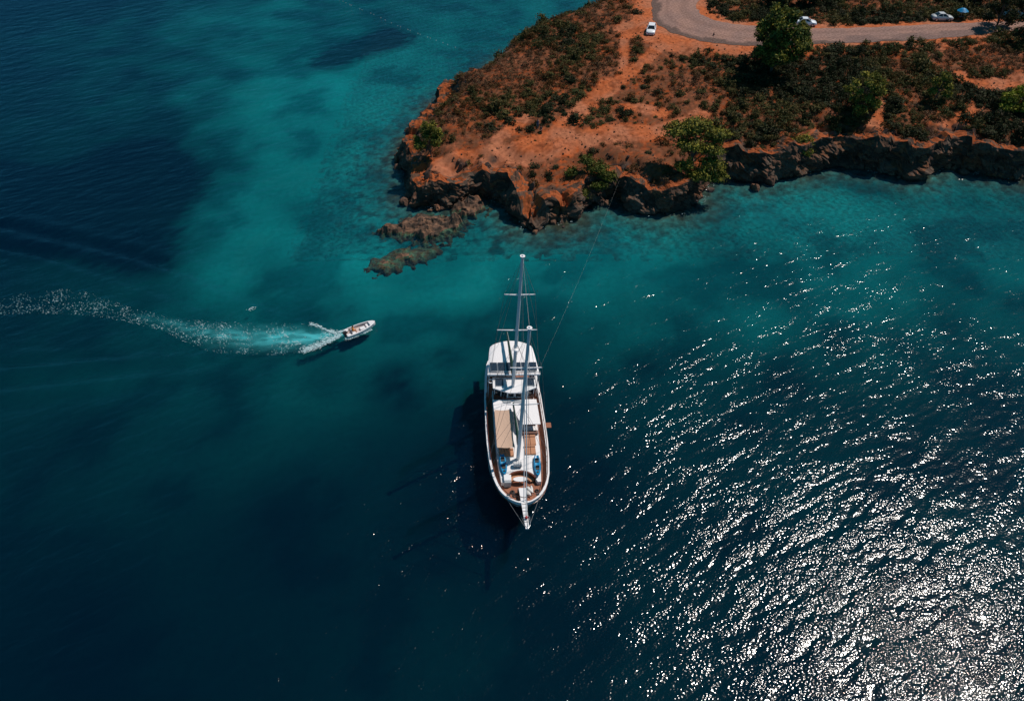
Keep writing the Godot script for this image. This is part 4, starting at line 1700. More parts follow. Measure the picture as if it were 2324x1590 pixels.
	loft(st, sprit, true, -1)
	fan(st, sprit[8])
	var bow := put("bowsprit", done(st), M.white, g)
	for i in 6:
		st = tool()
		var t := 0.42 + i * 0.085
		box(st, Vector3(0, lerpf(2.5, 3.55, t) + 0.085, lerpf(8.9, 14.6, t)), Vector3(lerpf(0.66, 0.3, t), 0.02, 0.05))
		put("tread", done(st), M.dark, bow)
	st = tool()
	pipe(st, [Vector3(-0.3, 3.9, 13.4), Vector3(-0.26, 4.0, 14.5), Vector3(0, 4.0, 14.85), Vector3(0.26, 4.0, 14.5), Vector3(0.3, 3.9, 13.4)], 0.03)
	for x in [-0.26, 0.26]:
		tube(st, Vector3(x, 3.5, 14.3), Vector3(x, 4.0, 14.5), 0.025, 0.025, 6)
	put("pulpit", done(st), M.steel, bow)
	st = tool()
	ball(st, Vector3(0.02, 3.62, 13.3), Vector3(0.17, 0.14, 0.17))
	put("bow_lantern", done(st), M.red, bow)
	for side in [-1.0, 1.0]:
		st = tool()
		tube(st, Vector3(side * 1.75, 2.3, 9.9), Vector3(side * 0.12, 3.5, 14.5), 0.022, 0.022, 5)
		put("whisker_stay", done(st), M.wire, bow)
		st = tool()
		tube(st, Vector3(side * 0.16, 0.2, 10.6), Vector3(side * 0.1, 3.4, 14.4), 0.03, 0.03, 5)
		put("bobstay", done(st), M.wire, bow)
	# windlass, chain and lines on the fore deck
	st = tool()
	tube(st, Vector3(-0.42, 2.35, 9.15), Vector3(0.3, 2.35, 9.15), 0.15, 0.15, 10)
	box(st, Vector3(-0.06, 2.15, 9.15), Vector3(0.4, 0.35, 0.4), Basis(), 0.04)
	tube(st, Vector3(-0.5, 2.35, 9.15), Vector3(-0.42, 2.35, 9.15), 0.22, 0.22, 10)
	tube(st, Vector3(0.3, 2.35, 9.15), Vector3(0.38, 2.35, 9.15), 0.22, 0.22, 10)
	put("windlass", done(st), M.dark, g)
	for x in [-0.55, -0.25]:
		st = tool()
		for k in 16:
			ball(st, Vector3(x + 0.03 * (k % 2), 2.1, 9.3 + k * 0.09), Vector3(0.05, 0.04, 0.06), 6, 4)
		put("chain", done(st), M.dark, g)
	for e in [Vector3(-1.0, 2.0, 9.0), Vector3(-0.8, 2.0, 9.5), Vector3(1.6, 1.95, 8.9)]:
		st = tool()
		for k in 3:
			var ring := []
			for i in 13:
				ring.append(e + Vector3(cos(TAU * i / 12.0) * (0.24 - k * 0.05), k * 0.05, sin(TAU * i / 12.0) * (0.24 - k * 0.05)))
			pipe(st, ring, 0.035, 5)
		put("rope_coil", done(st), M.dark, g)
	for p in [Vector3(-1.5, 0, 10.0), Vector3(1.5, 0, 10.0)]:
		st = tool()
		box(st, Vector3(p.x, sheer(10.0) + 0.12, p.z), Vector3(0.35, 0.1, 0.2), Basis(), 0.03)
		put("fairlead", done(st), M.dark, g)
	# boarding step and gangway
	st = tool()
	box(st, Vector3(3.72, 1.75, -0.4), Vector3(0.8, 0.09, 0.75), Basis(), 0.02)
	put("boarding_step", done(st), M.teak, g)
	st = tool()
	var lean := Basis(Vector3.RIGHT, 0.12)
	for x in [-0.2, 0.0, 0.2]:
		box(st, Vector3(-1.25 + x, 2.75, -11.6), Vector3(0.18, 0.06, 3.0), lean)
	var gang := put("gangway", done(st), M.teak, g)
	st = tool()
	for x in [-0.33, 0.33]:
		box(st, Vector3(-1.25 + x, 2.76, -11.6), Vector3(0.06, 0.12, 3.0), lean)
	put("gangway_edge", done(st), M.varnish, gang)
	masts(g)

func solar_panel(parent: Node, at: Vector3, size: Vector2) -> void:
	var st := tool()
	box(st, at, Vector3(size.x, 0.04, size.y))
	var p := put("solar_panel", done(st), M.steel, parent)
	st = tool()
	box(st, at + Vector3(0, 0.023, 0), Vector3(size.x - 0.07, 0.012, size.y - 0.07))
	put("solar_cells", done(st), M.solar, p)

func masts(g: Node3D) -> void:
	var fore := Vector3(-0.12, 2.3, 4.9)
	var main := Vector3(-0.18, 2.3, -3.75)
	var fore_top := Vector3(-0.12, 21.0, 4.75)
	var main_top := Vector3(-0.18, 22.8, -3.9)
	for m in [[fore, fore_top, [[10.9, 1.62], [15.95, 1.55]], "fore_mast"], [main, main_top, [[13.2, 2.15], [18.0, 1.6]], "main_mast"]]:
		var st := tool()
		tube(st, m[0], m[1], 0.21, 0.15, 14)
		var mast := put(m[3], done(st), M.mast, g)
		st = tool()
		tube(st, m[1], m[1] + Vector3(0, 0.08, 0), 0.26, 0.26, 14)
		ball(st, m[1] + Vector3(0, 0.12, 0), Vector3(0.1, 0.08, 0.1))
		put("masthead", done(st), M.white, mast)
		for s in m[2]:
			var t: float = (s[0] - m[0].y) / (m[1].y - m[0].y)
			var c: Vector3 = m[0].lerp(m[1], t)
			st = tool()
			for side in [-1.0, 1.0]:
				tube(st, c + Vector3(side * 0.12, 0, 0), c + Vector3(side * s[1], 0.06, 0), 0.085, 0.055, 8)
			put("spreader", done(st), M.white, mast)
			for side in [-1.0, 1.0]:
				# shroud from the masthead over the spreader's end down to the rail
				st = tool()
				var end: Vector3 = c + Vector3(side * s[1], 0.06, 0)
				var low := Vector3(side * (half_beam(c.z) - 0.1), sheer(c.z) + 0.1, c.z - 0.6 + 0.5 * t)
				tube(st, m[1] - Vector3(0, 0.3, 0), end, 0.014, 0.014, 4)
				tube(st, end, low, 0.014, 0.014, 4)
				put("shroud", done(st), M.wire, mast)
		for side in [-1.0, 1.0]:
			for dz in [-1.3, 0.9]:
				st = tool()
				tube(st, m[0].lerp(m[1], 0.45), Vector3(side * (half_beam(m[0].z + dz) - 0.1), sheer(m[0].z + dz) + 0.1, m[0].z + dz), 0.016, 0.016, 4)
				put("lower_shroud", done(st), M.wire, mast)
	var st := tool()
	# radar and lamp on the main mast
	var rd := main.lerp(main_top, 0.41) + Vector3(0, 0, 0.42)
	ball(st, rd, Vector3(0.3, 0.16, 0.3), 12, 6)
	box(st, rd + Vector3(0, -0.14, -0.2), Vector3(0.16, 0.06, 0.4))
	put("radar", done(st), M.white, g)
	# booms with the sails stowed under dark green covers
	for b in [[Vector3(-0.18, 6.2, -4.0), Vector3(-0.5, 6.35, -11.2), "main_boom", 0.36], [Vector3(-0.12, 4.15, 4.65), Vector3(-0.3, 4.3, -1.5), "fore_boom", 0.3]]:
		st = tool()
		tube(st, b[0], b[1], 0.1, 0.08, 8)
		var boom := put(b[2], done(st), M.mast, g)
		var rings := []
		for i in 13:
			var t := i / 12.0
			var c: Vector3 = b[0].lerp(b[1], 0.01 + t * 0.97)
			var w: float = lerpf(b[3], 0.12, pow(t, 0.8)) * (1.0 + 0.08 * sin(i * 2.3))
			var ring := []
			for k in 10:
				var a := TAU * k / 10.0
				ring.append(c + Vector3(cos(a) * w * 0.75, 0.12 + w * 0.7 + sin(a) * w, 0))
			rings.append(ring)
		st = tool()
		loft(st, rings)
		fan(st, rings[0])
		fan(st, rings[12])
		put("sail_cover", done(st), M.green_cloth, boom)
		st = tool()
		tube(st, b[0] + Vector3(0.1, 0.95, -0.2), b[1] + Vector3(0.05, 0.35, 0.3), 0.025, 0.02, 5)
		put("lazy_line", done(st), M.rope, boom)
	# forestays to the bowsprit, one with a furled headsail, and the stay between the mastheads
	for w in [[fore_top, Vector3(0, 3.6, 14.4), 0.02, "forestay"], [fore.lerp(fore_top, 0.8), Vector3(0.02, 3.4, 13.1), 0.055, "furled_jib"], [fore.lerp(fore_top, 0.62), Vector3(0.0, 2.9, 11.0), 0.05, "furled_staysail"], [fore_top, main_top, 0.014, "triatic_stay"], [main_top, Vector3(-1.8, 2.6, -10.9), 0.014, "backstay"], [main_top, Vector3(1.8, 2.6, -10.9), 0.014, "backstay"], [main_top, fore.lerp(fore_top, 0.35), 0.014, "main_forestay"]]:
		st = tool()
		tube(st, w[0], w[1], w[2], w[2], 5)
		put(w[3], done(st), M.mast if w[2] > 0.03 else M.wire, g)

# ---------------------------------------------------------------- what lies on the gulet
func on_deck(called: String, label: String, category: String, at: Vector3, turn := 0.0, group := "") -> Node3D:
	return thing(called, label, category, gulet_frame * Transform3D(Basis(Vector3.UP, turn), at), group)

func gulet_cargo() -> void:
	for k in [[Vector3(-1.78, 2.38, 5.85), 0.05, "blue two seat kayak lying in shade beside the sun awning"], [Vector3(1.85, 2.38, 6.1), -0.03, "blue two seat kayak lying in full sun on the cabin top"]]:
		var o := on_deck("kayak", k[2], "kayak", k[0], k[1], "kayaks on the yacht")
		var rings := []
		for i in 15:
			var t := i / 14.0
			var z := lerpf(-1.35, 1.4, t)
			var w := 0.4 * pow(sin(PI * clampf(0.12 + t * 0.88, 0.0, 1.0)), 0.55)
			var lift := 0.12 * pow(absf(t * 2.0 - 1.0), 3.0)
			rings.append([Vector3(-w, 0.2 + lift, z), Vector3(-w * 0.7, 0.02 + lift, z), Vector3(w * 0.7, 0.02 + lift, z), Vector3(w, 0.2 + lift, z), Vector3(w * 0.72, 0.3 + lift, z), Vector3(w * 0.4, 0.22 + lift, z), Vector3(-w * 0.4, 0.22 + lift, z), Vector3(-w * 0.72, 0.3 + lift, z)])
		var st := tool()
		loft(st, rings)
		fan(st, rings[0])
		fan(st, rings[14])
		put("kayak_hull", done(st), M.kayak, o)
		for z in [-0.62, 0.38]:
			st = tool()
			box(st, Vector3(0, 0.26, z), Vector3(0.44, 0.05, 0.32), Basis(), 0.02)
			box(st, Vector3(0, 0.38, z - 0.18), Vector3(0.42, 0.24, 0.06), Basis(Vector3.RIGHT, -0.3))
			put("seat", done(st), M.dark, o)
		st = tool()
		tube(st, Vector3(0, 0.3, 0.85), Vector3(0, 0.33, 0.85), 0.12, 0.12, 10)
		put("hatch", done(st), M.dark, o)
	for c in [[Vector3(1.05, 2.37, 2.35), Vector2(0.62, 1.35), "brown sun mattress with headrest beside the saloon awning"], [Vector3(1.72, 2.37, 2.35), Vector2(0.62, 1.35), "brown sun mattress in full sun near the side deck"], [Vector3(1.0, 2.37, 3.75), Vector2(0.6, 1.25), "brown sun mattress beside the fore mast"], [Vector3(1.62, 2.37, 3.75), Vector2(0.55, 1.25), "narrow brown sun mattress near the sunny kayak"], [Vector3(-1.85, 2.37, 3.9), Vector2(0.62, 1.3), "brown sun mattress shaded by the beige awning"], [Vector3(-1.2, 2.37, 3.9), Vector2(0.6, 1.3), "brown sun mattress half in sun beside the awning edge"], [Vector3(-0.72, 2.37, 4.05), Vector2(0.34, 1.1), "narrow brown mattress at the foot of the mast"]]:
		var o := on_deck("sun_mattress", c[2], "mattress", c[0], 0.0, "sun mattresses on the cabin top")
		var st := tool()
		box(st, Vector3(0, 0.07, 0), Vector3(c[1].x, 0.14, c[1].y), Basis(), 0.03)
		put("cushion", done(st), M.cushion, o)
		st = tool()
		box(st, Vector3(0, 0.19, -c[1].y * 0.5 + 0.14), Vector3(c[1].x, 0.1, 0.26), Basis(), 0.03)
		put("headrest", done(st), M.cushion, o)
	# life raft drum
	var o := on_deck("life_raft", "white ribbed life raft drum in front of the fore mast", "life raft", Vector3(-0.25, 2.37, 5.9))
	var st := tool()
	tube(st, Vector3(-0.45, 0.36, 0), Vector3(0.45, 0.36, 0), 0.28, 0.28, 14)
	put("drum", done(st), M.fender, o)
	for x in [-0.3, -0.1, 0.1, 0.3]:
		st = tool()
		tube(st, Vector3(x - 0.03, 0.36, 0), Vector3(x + 0.03, 0.36, 0), 0.3, 0.3, 14)
		put("strap", done(st), M.grey, o)
	st = tool()
	box(st, Vector3(-0.32, 0.06, 0), Vector3(0.08, 0.12, 0.6))
	box(st, Vector3(0.32, 0.06, 0), Vector3(0.08, 0.12, 0.6))
	put("cradle", done(st), M.steel, o)
	# table
	o = on_deck("deck_table", "oval white table inside the curved bench", "table", Vector3(-0.1, 2.0, 7.7))
	st = tool()
	var ring := []
	var low := []
	for i in 20:
		var a := TAU * i / 20.0
		ring.append(Vector3(cos(a) * 0.75, 0.5, sin(a) * 0.32))
		low.append(Vector3(cos(a) * 0.75, 0.44, sin(a) * 0.32))
	loft(st, [low, ring])
	fan(st, ring)
	put("table_top", done(st), M.white, o)
	st = tool()
	tube(st, Vector3(0, -0.25, 0), Vector3(0, 0.44, 0), 0.06, 0.06, 8)
	put("leg", done(st), M.steel, o)
	# locker
	o = on_deck("deck_locker", "grey box locker with sloping lid on the fore deck", "locker", Vector3(-1.45, 1.9, 7.75))
	st = tool()
	box(st, Vector3(0, 0.35, 0), Vector3(0.72, 0.8, 1.0), Basis(), 0.02)
	put("locker_body", done(st), M.grey, o)
	st = tool()
	box(st, Vector3(0, 0.79, -0.12), Vector3(0.78, 0.07, 0.72), Basis(Vector3.RIGHT, 0.06), 0.02)
	put("lid", done(st), M.white, o)
	# fenders heaped on the bow deck
	for k in 7:
		var at := Vector3(0.45 + 0.2 * (k % 4), 2.12 + 0.17 * (k / 4), 8.75 + 0.16 * (k % 3) + 0.3 * (k / 4))
		var f := on_deck("fender", "long white fender heaped on the bow deck beside the bowsprit", "fender", at, 0.25 * k - 0.7, "fenders heaped on the bow deck")
		st = tool()
		var rings := []
		for i in 9:
			var t := i / 8.0
			var rr := 0.15 * pow(sin(PI * clampf(t, 0.04, 0.96)), 0.4)
			var rg := []
			for q in 10:
				rg.append(Vector3(cos(TAU * q / 10.0) * rr, sin(TAU * q / 10.0) * rr, lerpf(-0.42, 0.42, t)))
			rings.append(rg)
		loft(st, rings)
		put("fender_body", done(st), M.fender, f)
		st = tool()
		tube(st, Vector3(0, 0, 0.4), Vector3(0, 0, 0.5), 0.06, 0.04, 8)
		tube(st, Vector3(0, 0, -0.5), Vector3(0, 0, -0.4), 0.04, 0.06, 8)
		put("eye", done(st), M.dark, f)
	# lifebuoy
	st = tool()
	var loop := []
	for i in 17:
		loop.append(Vector3(cos(TAU * i / 16.0) * 0.28, 0, sin(TAU * i / 16.0) * 0.28))
	pipe(st, loop, 0.07, 8)
	o = on_deck("lifebuoy", "white ring lifebuoy hanging beside the wheelhouse", "lifebuoy", Vector3(-2.66, 4.5, -4.85))
	put("ring", done(st), M.white, o)
	st = tool()
	tube(st, Vector3(0.25, -0.02, 0), Vector3(0.36, -0.05, 0), 0.02, 0.02, 6)
	put("hook", done(st), M.steel, o)
	# rolled orange life jacket
	o = on_deck("life_jacket", "orange and white life jacket lying under the stowed foresail", "life jacket", Vector3(0.25, 2.38, 0.9 + 0.9))
	st = tool()
	box(st, Vector3(0, 0.08, 0.2), Vector3(0.26, 0.16, 0.4), Basis(Vector3.UP, 0.2), 0.05)
	put("front", done(st), M.orange, o)
	st = tool()
	box(st, Vector3(-0.05, 0.08, -0.22), Vector3(0.22, 0.14, 0.36), Basis(Vector3.UP, 0.2), 0.05)
	put("collar", done(st), M.fender, o)
	# line ashore
	st = tool()
	var a := on_gulet(Vector3(3.0, 2.2, -7.8))
	var b := on_land(1420, 372)
	var pts := []
	for i in 13:
		var t := i / 12.0
		pts.append(a.lerp(b, t) - Vector3(0, 1.2 * sin(PI * t), 0))
	pipe(st, pts, 0.003, 4)
	tag(put("mooring_line", done(st), M.rope), "thin pale mooring line from the yacht to the cliff", "rope")

# ================================================================ figures
# one continuous skin round tapered bones [from, to, radius, radius, colour], as surface nets
func figure(bones: Array, cell := 0.035, blend := 0.035) -> ArrayMesh:
	var lo: Vector3 = bones[0][0]
	var hi := lo
	for b in bones:
		for k in 2:
			var q: Vector3 = Vector3.ONE * b[2 + k]
			lo = lo.min(b[k] - q)
			hi = hi.max(b[k] + q)
	lo -= Vector3.ONE * cell * 2.0
	hi += Vector3.ONE * cell * 2.0
	var nx := int((hi.x - lo.x) / cell) + 1
	var ny := int((hi.y - lo.y) / cell) + 1
	var nz := int((hi.z - lo.z) / cell) + 1
	var f := PackedFloat32Array()
	f.resize(nx * ny * nz)
	f.fill(1.0)
	for b in bones:
		var a: Vector3 = b[0]
		var ab: Vector3 = b[1] - a
		var l := maxf(ab.length_squared(), 1e-8)
		var reach: float = maxf(b[2], b[3]) + cell * 3.0 + blend
		var from := ((a.min(b[1]) - Vector3.ONE * reach - lo) / cell).floor()
		var to := ((a.max(b[1]) + Vector3.ONE * reach - lo) / cell).ceil()
		for z in range(maxi(0, int(from.z)), mini(nz - 1, int(to.z)) + 1):
			for y in range(maxi(0, int(from.y)), mini(ny - 1, int(to.y)) + 1):
				for x in range(maxi(0, int(from.x)), mini(nx - 1, int(to.x)) + 1):
					var p := lo + Vector3(x, y, z) * cell
					var t := clampf((p - a).dot(ab) / l, 0.0, 1.0)
					var d := p.distance_to(a + ab * t) - lerpf(b[2], b[3], t)
					var i := (z * ny + y) * nx + x
					var o := f[i]
					var h := clampf(0.5 + 0.5 * (o - d) / blend, 0.0, 1.0)
					f[i] = lerpf(o, d, h) - blend * h * (1.0 - h)
	var v := PackedVector3Array()
	var n := PackedVector3Array()
	var col := PackedColorArray()
	var ix := PackedInt32Array()
	var at := {}
	var step := [1, nx, nx * ny]
	for z in nz - 1:
		for y in ny - 1:
			for x in nx - 1:
				var i := (z * ny + y) * nx + x
				var inside := 0
				for c in 8:
					if f[i + (c & 1) + ((c >> 1) & 1) * nx + ((c >> 2) & 1) * nx * ny] < 0.0:
						inside += 1
				if inside == 0 or inside == 8:
					continue
				var sum := Vector3.ZERO
				var many := 0
				for c in 8:
					for ax in 3:
						if (c >> ax) & 1:
							continue
						var i0: int = i + (c & 1) + ((c >> 1) & 1) * nx + ((c >> 2) & 1) * nx * ny
						var i1: int = i0 + step[ax]
						if (f[i0] < 0.0) == (f[i1] < 0.0):
							continue
						var e := Vector3(c & 1, (c >> 1) & 1, (c >> 2) & 1)
						e[ax] += f[i0] / (f[i0] - f[i1])
						sum += e
						many += 1
				var p := lo + (Vector3(x, y, z) + sum / many) * cell
				at[i] = v.size()
				v.append(p)
				n.append(Vector3.ZERO)
				var best := 1e9
				var c2 := Color.WHITE
				for b in bones:
					var ab: Vector3 = b[1] - b[0]
					var t := clampf((p - b[0]).dot(ab) / maxf(ab.length_squared(), 1e-8), 0.0, 1.0)
					var d: float = p.distance_to(b[0] + ab * t) - lerpf(b[2], b[3], t)
					if d < best:
						best = d
						c2 = b[4]
				col.append(c2)
	for z in range(1, nz - 1):
		for y in range(1, ny - 1):
			for x in range(1, nx - 1):
				var i := (z * ny + y) * nx + x
				for ax in 3:
					if (f[i] < 0.0) == (f[i + step[ax]] < 0.0):
						continue
					var u: int = step[(ax + 1) % 3]
					var w: int = step[(ax + 2) % 3]
					if not (at.has(i) and at.has(i - u) and at.has(i - u - w) and at.has(i - w)):
						continue
					var q := [at[i], at[i - u], at[i - u - w], at[i - w]]
					if f[i] < 0.0:
						ix.append_array(PackedInt32Array([q[0], q[2], q[1], q[0], q[3], q[2]]))
					else:
						ix.append_array(PackedInt32Array([q[0], q[1], q[2], q[0], q[2], q[3]]))
	for k in range(0, ix.size(), 3):
		var fn := (v[ix[k + 2]] - v[ix[k]]).cross(v[ix[k + 1]] - v[ix[k]])
		for q in 3:
			n[ix[k + q]] += fn
	for i in n.size():
		n[i] = n[i].normalized()
	return arrays(v, n, col, ix)

const SKIN := Color(0.42, 0.22, 0.14)

# joints: hip, chest, neck, head, then [shoulder, elbow, hand] and [hip, knee, foot] pairs
func body(j: Dictionary, top: Color, legs: Color, sleeve: Color, shin: Color) -> ArrayMesh:
	var b := [[j.hip, j.waist, 0.15, 0.13, legs], [j.waist, j.chest, 0.13, 0.155, top], [j.chest + j.side * 0.14, j.chest - j.side * 0.14, 0.09, 0.09, top], [j.chest, j.neck, 0.08, 0.055, top], [j.neck, j.head, 0.055, 0.06, SKIN],
		[j.head, j.head + j.up * 0.07, 0.095, 0.1, SKIN], [j.head + j.front * 0.09 - j.up * 0.01, j.head + j.front * 0.115 - j.up * 0.02, 0.02, 0.015, SKIN]]
	for s in [-1.0, 1.0]:
		var a: Array = j.arm_l if s < 0.0 else j.arm_r
		var l: Array = j.leg_l if s < 0.0 else j.leg_r
		b.append([j.chest + j.side * s * 0.17, a[0], 0.06, 0.048, sleeve])
		b.append([a[0], a[1], 0.045, 0.032, SKIN])
		var d: Vector3 = (a[1] - a[0]).normalized()
		b.append([a[1], a[1] + d * 0.07, 0.035, 0.038, SKIN])
		for k in 4:
			var o: Vector3 = j.front * (0.03 - 0.02 * k)
			b.append([a[1] + d * 0.07 + o, a[1] + d * (0.16 - 0.012 * absf(k - 1.0)) + o * 1.2 + j.front * 0.01, 0.012, 0.01, SKIN])
		b.append([a[1] + d * 0.03 + j.front * 0.03, a[1] + d * 0.09 + j.front * 0.065, 0.013, 0.011, SKIN])
		b.append([j.hip + j.side * s * 0.09, l[0], 0.095, 0.062, legs])
		b.append([l[0], l[1], 0.058, 0.042, shin])
		b.append([l[1], l[1] + j.front * 0.15 - Vector3(0, 0.035, 0), 0.045, 0.035, Color(0.05, 0.05, 0.05)])
	return figure(b, 0.03, 0.03)

func hair(j: Dictionary, c: Color) -> ArrayMesh:
	return figure([[j.head + j.up * 0.09 - j.front * 0.02, j.head + j.up * 0.1, 0.1, 0.095, c], [j.head - j.front * 0.04, j.head + j.up * 0.06 - j.front * 0.04, 0.085, 0.1, c]], 0.025, 0.03)

func person(label: String, at: Transform3D, j: Dictionary, top: Color, legs: Color, sleeve: Color, shin: Color, hat: Color, group := "") -> void:
	var o := thing("person", label, "person", at, group)
	put("body", body(j, top, legs, sleeve, shin), M.cloth, o)
	put("hair", hair(j, hat), M.cloth, o)

func standing() -> Dictionary:
	return {"hip": Vector3(0, 0.93, 0), "waist": Vector3(0, 1.08, 0), "chest": Vector3(0, 1.36, 0), "neck": Vector3(0, 1.5, 0.01), "head": Vector3(0, 1.62, 0.02), "up": Vector3.UP, "front": Vector3.BACK, "side": Vector3.LEFT,
		"arm_l": [Vector3(0.25, 1.13, 0.02), Vector3(0.24, 0.95, 0.2)], "arm_r": [Vector3(-0.25, 1.12, -0.02), Vector3(-0.27, 0.88, 0.06)], "leg_l": [Vector3(0.1, 0.5, 0.03), Vector3(0.12, 0.06, -0.02)], "leg_r": [Vector3(-0.11, 0.5, 0.0), Vector3(-0.14, 0.06, 0.04)]}

func crouching() -> Dictionary:
	return {"hip": Vector3(0, 0.3, -0.12), "waist": Vector3(0, 0.44, -0.08), "chest": Vector3(0, 0.68, 0.06), "neck": Vector3(0, 0.8, 0.12), "head": Vector3(0, 0.9, 0.17), "up": Vector3(0, 0.96, 0.25).normalized(), "front": Vector3(0, -0.25, 0.96).normalized(), "side": Vector3.LEFT,
		"arm_l": [Vector3(0.24, 0.5, 0.2), Vector3(0.12, 0.42, 0.42)], "arm_r": [Vector3(-0.24, 0.5, 0.2), Vector3(-0.12, 0.42, 0.42)], "leg_l": [Vector3(0.15, 0.46, 0.28), Vector3(0.13, 0.06, 0.02)], "leg_r": [Vector3(-0.15, 0.46, 0.28), Vector3(-0.13, 0.06, 0.06)]}

func sitting() -> Dictionary:
	return {"hip": Vector3(0, 0.52, -0.05), "waist": Vector3(0, 0.66, -0.03), "chest": Vector3(0, 0.94, 0.02), "neck": Vector3(0, 1.08, 0.05), "head": Vector3(0, 1.2, 0.08), "up": Vector3.UP, "front": Vector3.BACK, "side": Vector3.LEFT,
		"arm_l": [Vector3(0.27, 0.72, -0.06), Vector3(0.3, 0.62, -0.3)], "arm_r": [Vector3(-0.26, 0.7, 0.1), Vector3(-0.16, 0.6, 0.32)], "leg_l": [Vector3(0.13, 0.5, 0.38), Vector3(0.14, 0.08, 0.42)], "leg_r": [Vector3(-0.13, 0.5, 0.38), Vector3(-0.14, 0.08, 0.46)]}

func facing(at: Vector3, towards: Vector3) -> Transform3D:
	var f := Vector3(towards.x, 0, towards.z).normalized()
	return Transform3D(Basis(Vector3.UP.cross(f), Vector3.UP, f), at)

func people() -> void:
	var p := on_land(1220, 292)
	person("person in dark clothes standing on the bare red earth", facing(p, Vector3(0.6, 0, 0.8)), standing(), Color(0.05, 0.06, 0.09), Color(0.05, 0.09, 0.16), Color(0.05, 0.06, 0.09), Color(0.20, 0.14, 0.12), Color(0.02, 0.015, 0.01), "people on the headland")
	p = on_land(1228, 298)
	person("person in black crouching on the bare red earth", facing(p, Vector3(-0.4, 0, 0.9)), crouching(), Color(0.015, 0.015, 0.018), Color(0.03, 0.03, 0.04), Color(0.3, 0.16, 0.1), Color(0.05, 0.05, 0.06), Color(0.02, 0.015, 0.01), "people on the headland")

# ================================================================ the motor boat and its wake
func speedboat() -> void:
	M.cloth = vertex_coloured(0.85)
	var stern := spot(785, 758, 0.3)
	var bow := spot(851, 732, 0.5)
	var f := Vector3(bow.x - stern.x, 0, bow.z - stern.z)
	var l := f.length()
	f = f.normalized()
	var trim := Basis(Vector3.UP.cross(f), Vector3.UP, f) * Basis(Vector3.RIGHT, -0.035)
	var at := Transform3D(trim, Vector3((stern.x + bow.x) * 0.5, 0.02, (stern.z + bow.z) * 0.5))
	var o := thing("motor_boat", "small open white motor boat speeding past the headland", "motor boat", at)
	var half := l * 0.5
	var wide := 0.82
	var outer := []
	var inner := []
	var gun := []
	for i in 21:
		var t := i / 20.0
		var z := lerpf(-half, half, t)
		var b := wide * (0.9 + 0.1 * sin(PI * minf(t * 1.6, 1.0))) * pow(clampf(1.0 - pow(maxf(t - 0.35, 0.0) / 0.65, 2.6), 0.0, 1.0), 0.65) + 0.015
		var s := 0.52 + 0.18 * t * t
		outer.append([Vector3(-b, s, z), Vector3(-b * 0.86, 0.14 + 0.1 * t * t, z), Vector3(-b * 0.4, -0.08 + 0.2 * pow(t, 4.0), z), Vector3(0, -0.2 + 0.4 * pow(t, 5.0), z), Vector3(b * 0.4, -0.08 + 0.2 * pow(t, 4.0), z), Vector3(b * 0.86, 0.14 + 0.1 * t * t, z), Vector3(b, s, z)])
		var bi := maxf(b - 0.13, 0.005)
		inner.append([Vector3(-bi, s, z), Vector3(-bi * 0.9, 0.16, z), Vector3(bi * 0.9, 0.16, z), Vector3(bi, s, z)])
		gun.append([Vector3(-b - 0.02, s + 0.02, z), Vector3(-bi, s + 0.04, z), Vector3(bi, s + 0.04, z), Vector3(b + 0.02, s + 0.02, z)])
	var st := tool()
	loft(st, outer, false)
	fan(st, outer[0])
	put("hull", done(st), M.hull, o)
	st = tool()
	loft(st, inner.slice(0, 18), false, -1)
	quad(st, inner[0][0], inner[0][1], inner[0][2], inner[0][3])
	put("cockpit_floor", done(st), plain(lin(0.55, 0.45, 0.42), 0.8), o)
	st = tool()
	st.set_smooth_group(-1)
	for k in 20:
		quad(st, gun[k][0], gun[k + 1][0], gun[k + 1][1], gun[k][1])
		quad(st, gun[k][2], gun[k + 1][2], gun[k + 1][3], gun[k][3])
		if k >= 16:
			quad(st, gun[k][1], gun[k + 1][1], gun[k + 1][2], gun[k][2])
	put("gunwale", done(st), M.white, o)
	st = tool()
	box(st, Vector3(0, 0.3, half * 0.5), Vector3(0.95, 0.26, 0.55), Basis(), 0.04)
	put("bow_seat", done(st), M.canvas, o)
	st = tool()
	box(st, Vector3(0, 0.28, half * 0.12), Vector3(0.62, 0.24, 0.7), Basis(), 0.04)
	put("storage_box", done(st), M.white, o)
	st = tool()
	box(st, Vector3(0, 0.30, -half * 0.52), Vector3(1.3, 0.24, 0.42), Basis(), 0.03)
	put("stern_seat", done(st), M.white, o)
	for x in [-0.5, 0.5]:
		st = tool()
		box(st, Vector3(x, 0.46, -half * 0.88), Vector3(0.44, 0.16, 0.5), Basis(), 0.03)
		put("stern_locker", done(st), M.white, o)
	st = tool()
	box(st, Vector3(0, 0.72, -half - 0.12), Vector3(0.32, 0.38, 0.5), Basis(), 0.09)
	var eng := put("outboard_motor", done(st), M.dark, o)
	st = tool()
	box(st, Vector3(0, 0.15, -half - 0.14), Vector3(0.14, 0.9, 0.2), Basis(), 0.02)
	put("motor_leg", done(st), M.dark, eng)
	st = tool()
	tube(st, Vector3(0, 0.66, -half + 0.1), Vector3(0.12, 0.68, -half + 0.6), 0.03, 0.025, 6)
	put("tiller", done(st), M.dark, eng)
	person("person in orange vest steering the white motor boat", at * Transform3D(Basis(Vector3.UP, -0.25).scaled(Vector3.ONE * 0.97), Vector3(0.12, -0.08, -half * 0.5)), sitting(), Color(0.62, 0.20, 0.025), Color(0.5, 0.17, 0.03), Color(0.6, 0.2, 0.03), SKIN, Color(0.02, 0.015, 0.01))
	wake(stern, f)

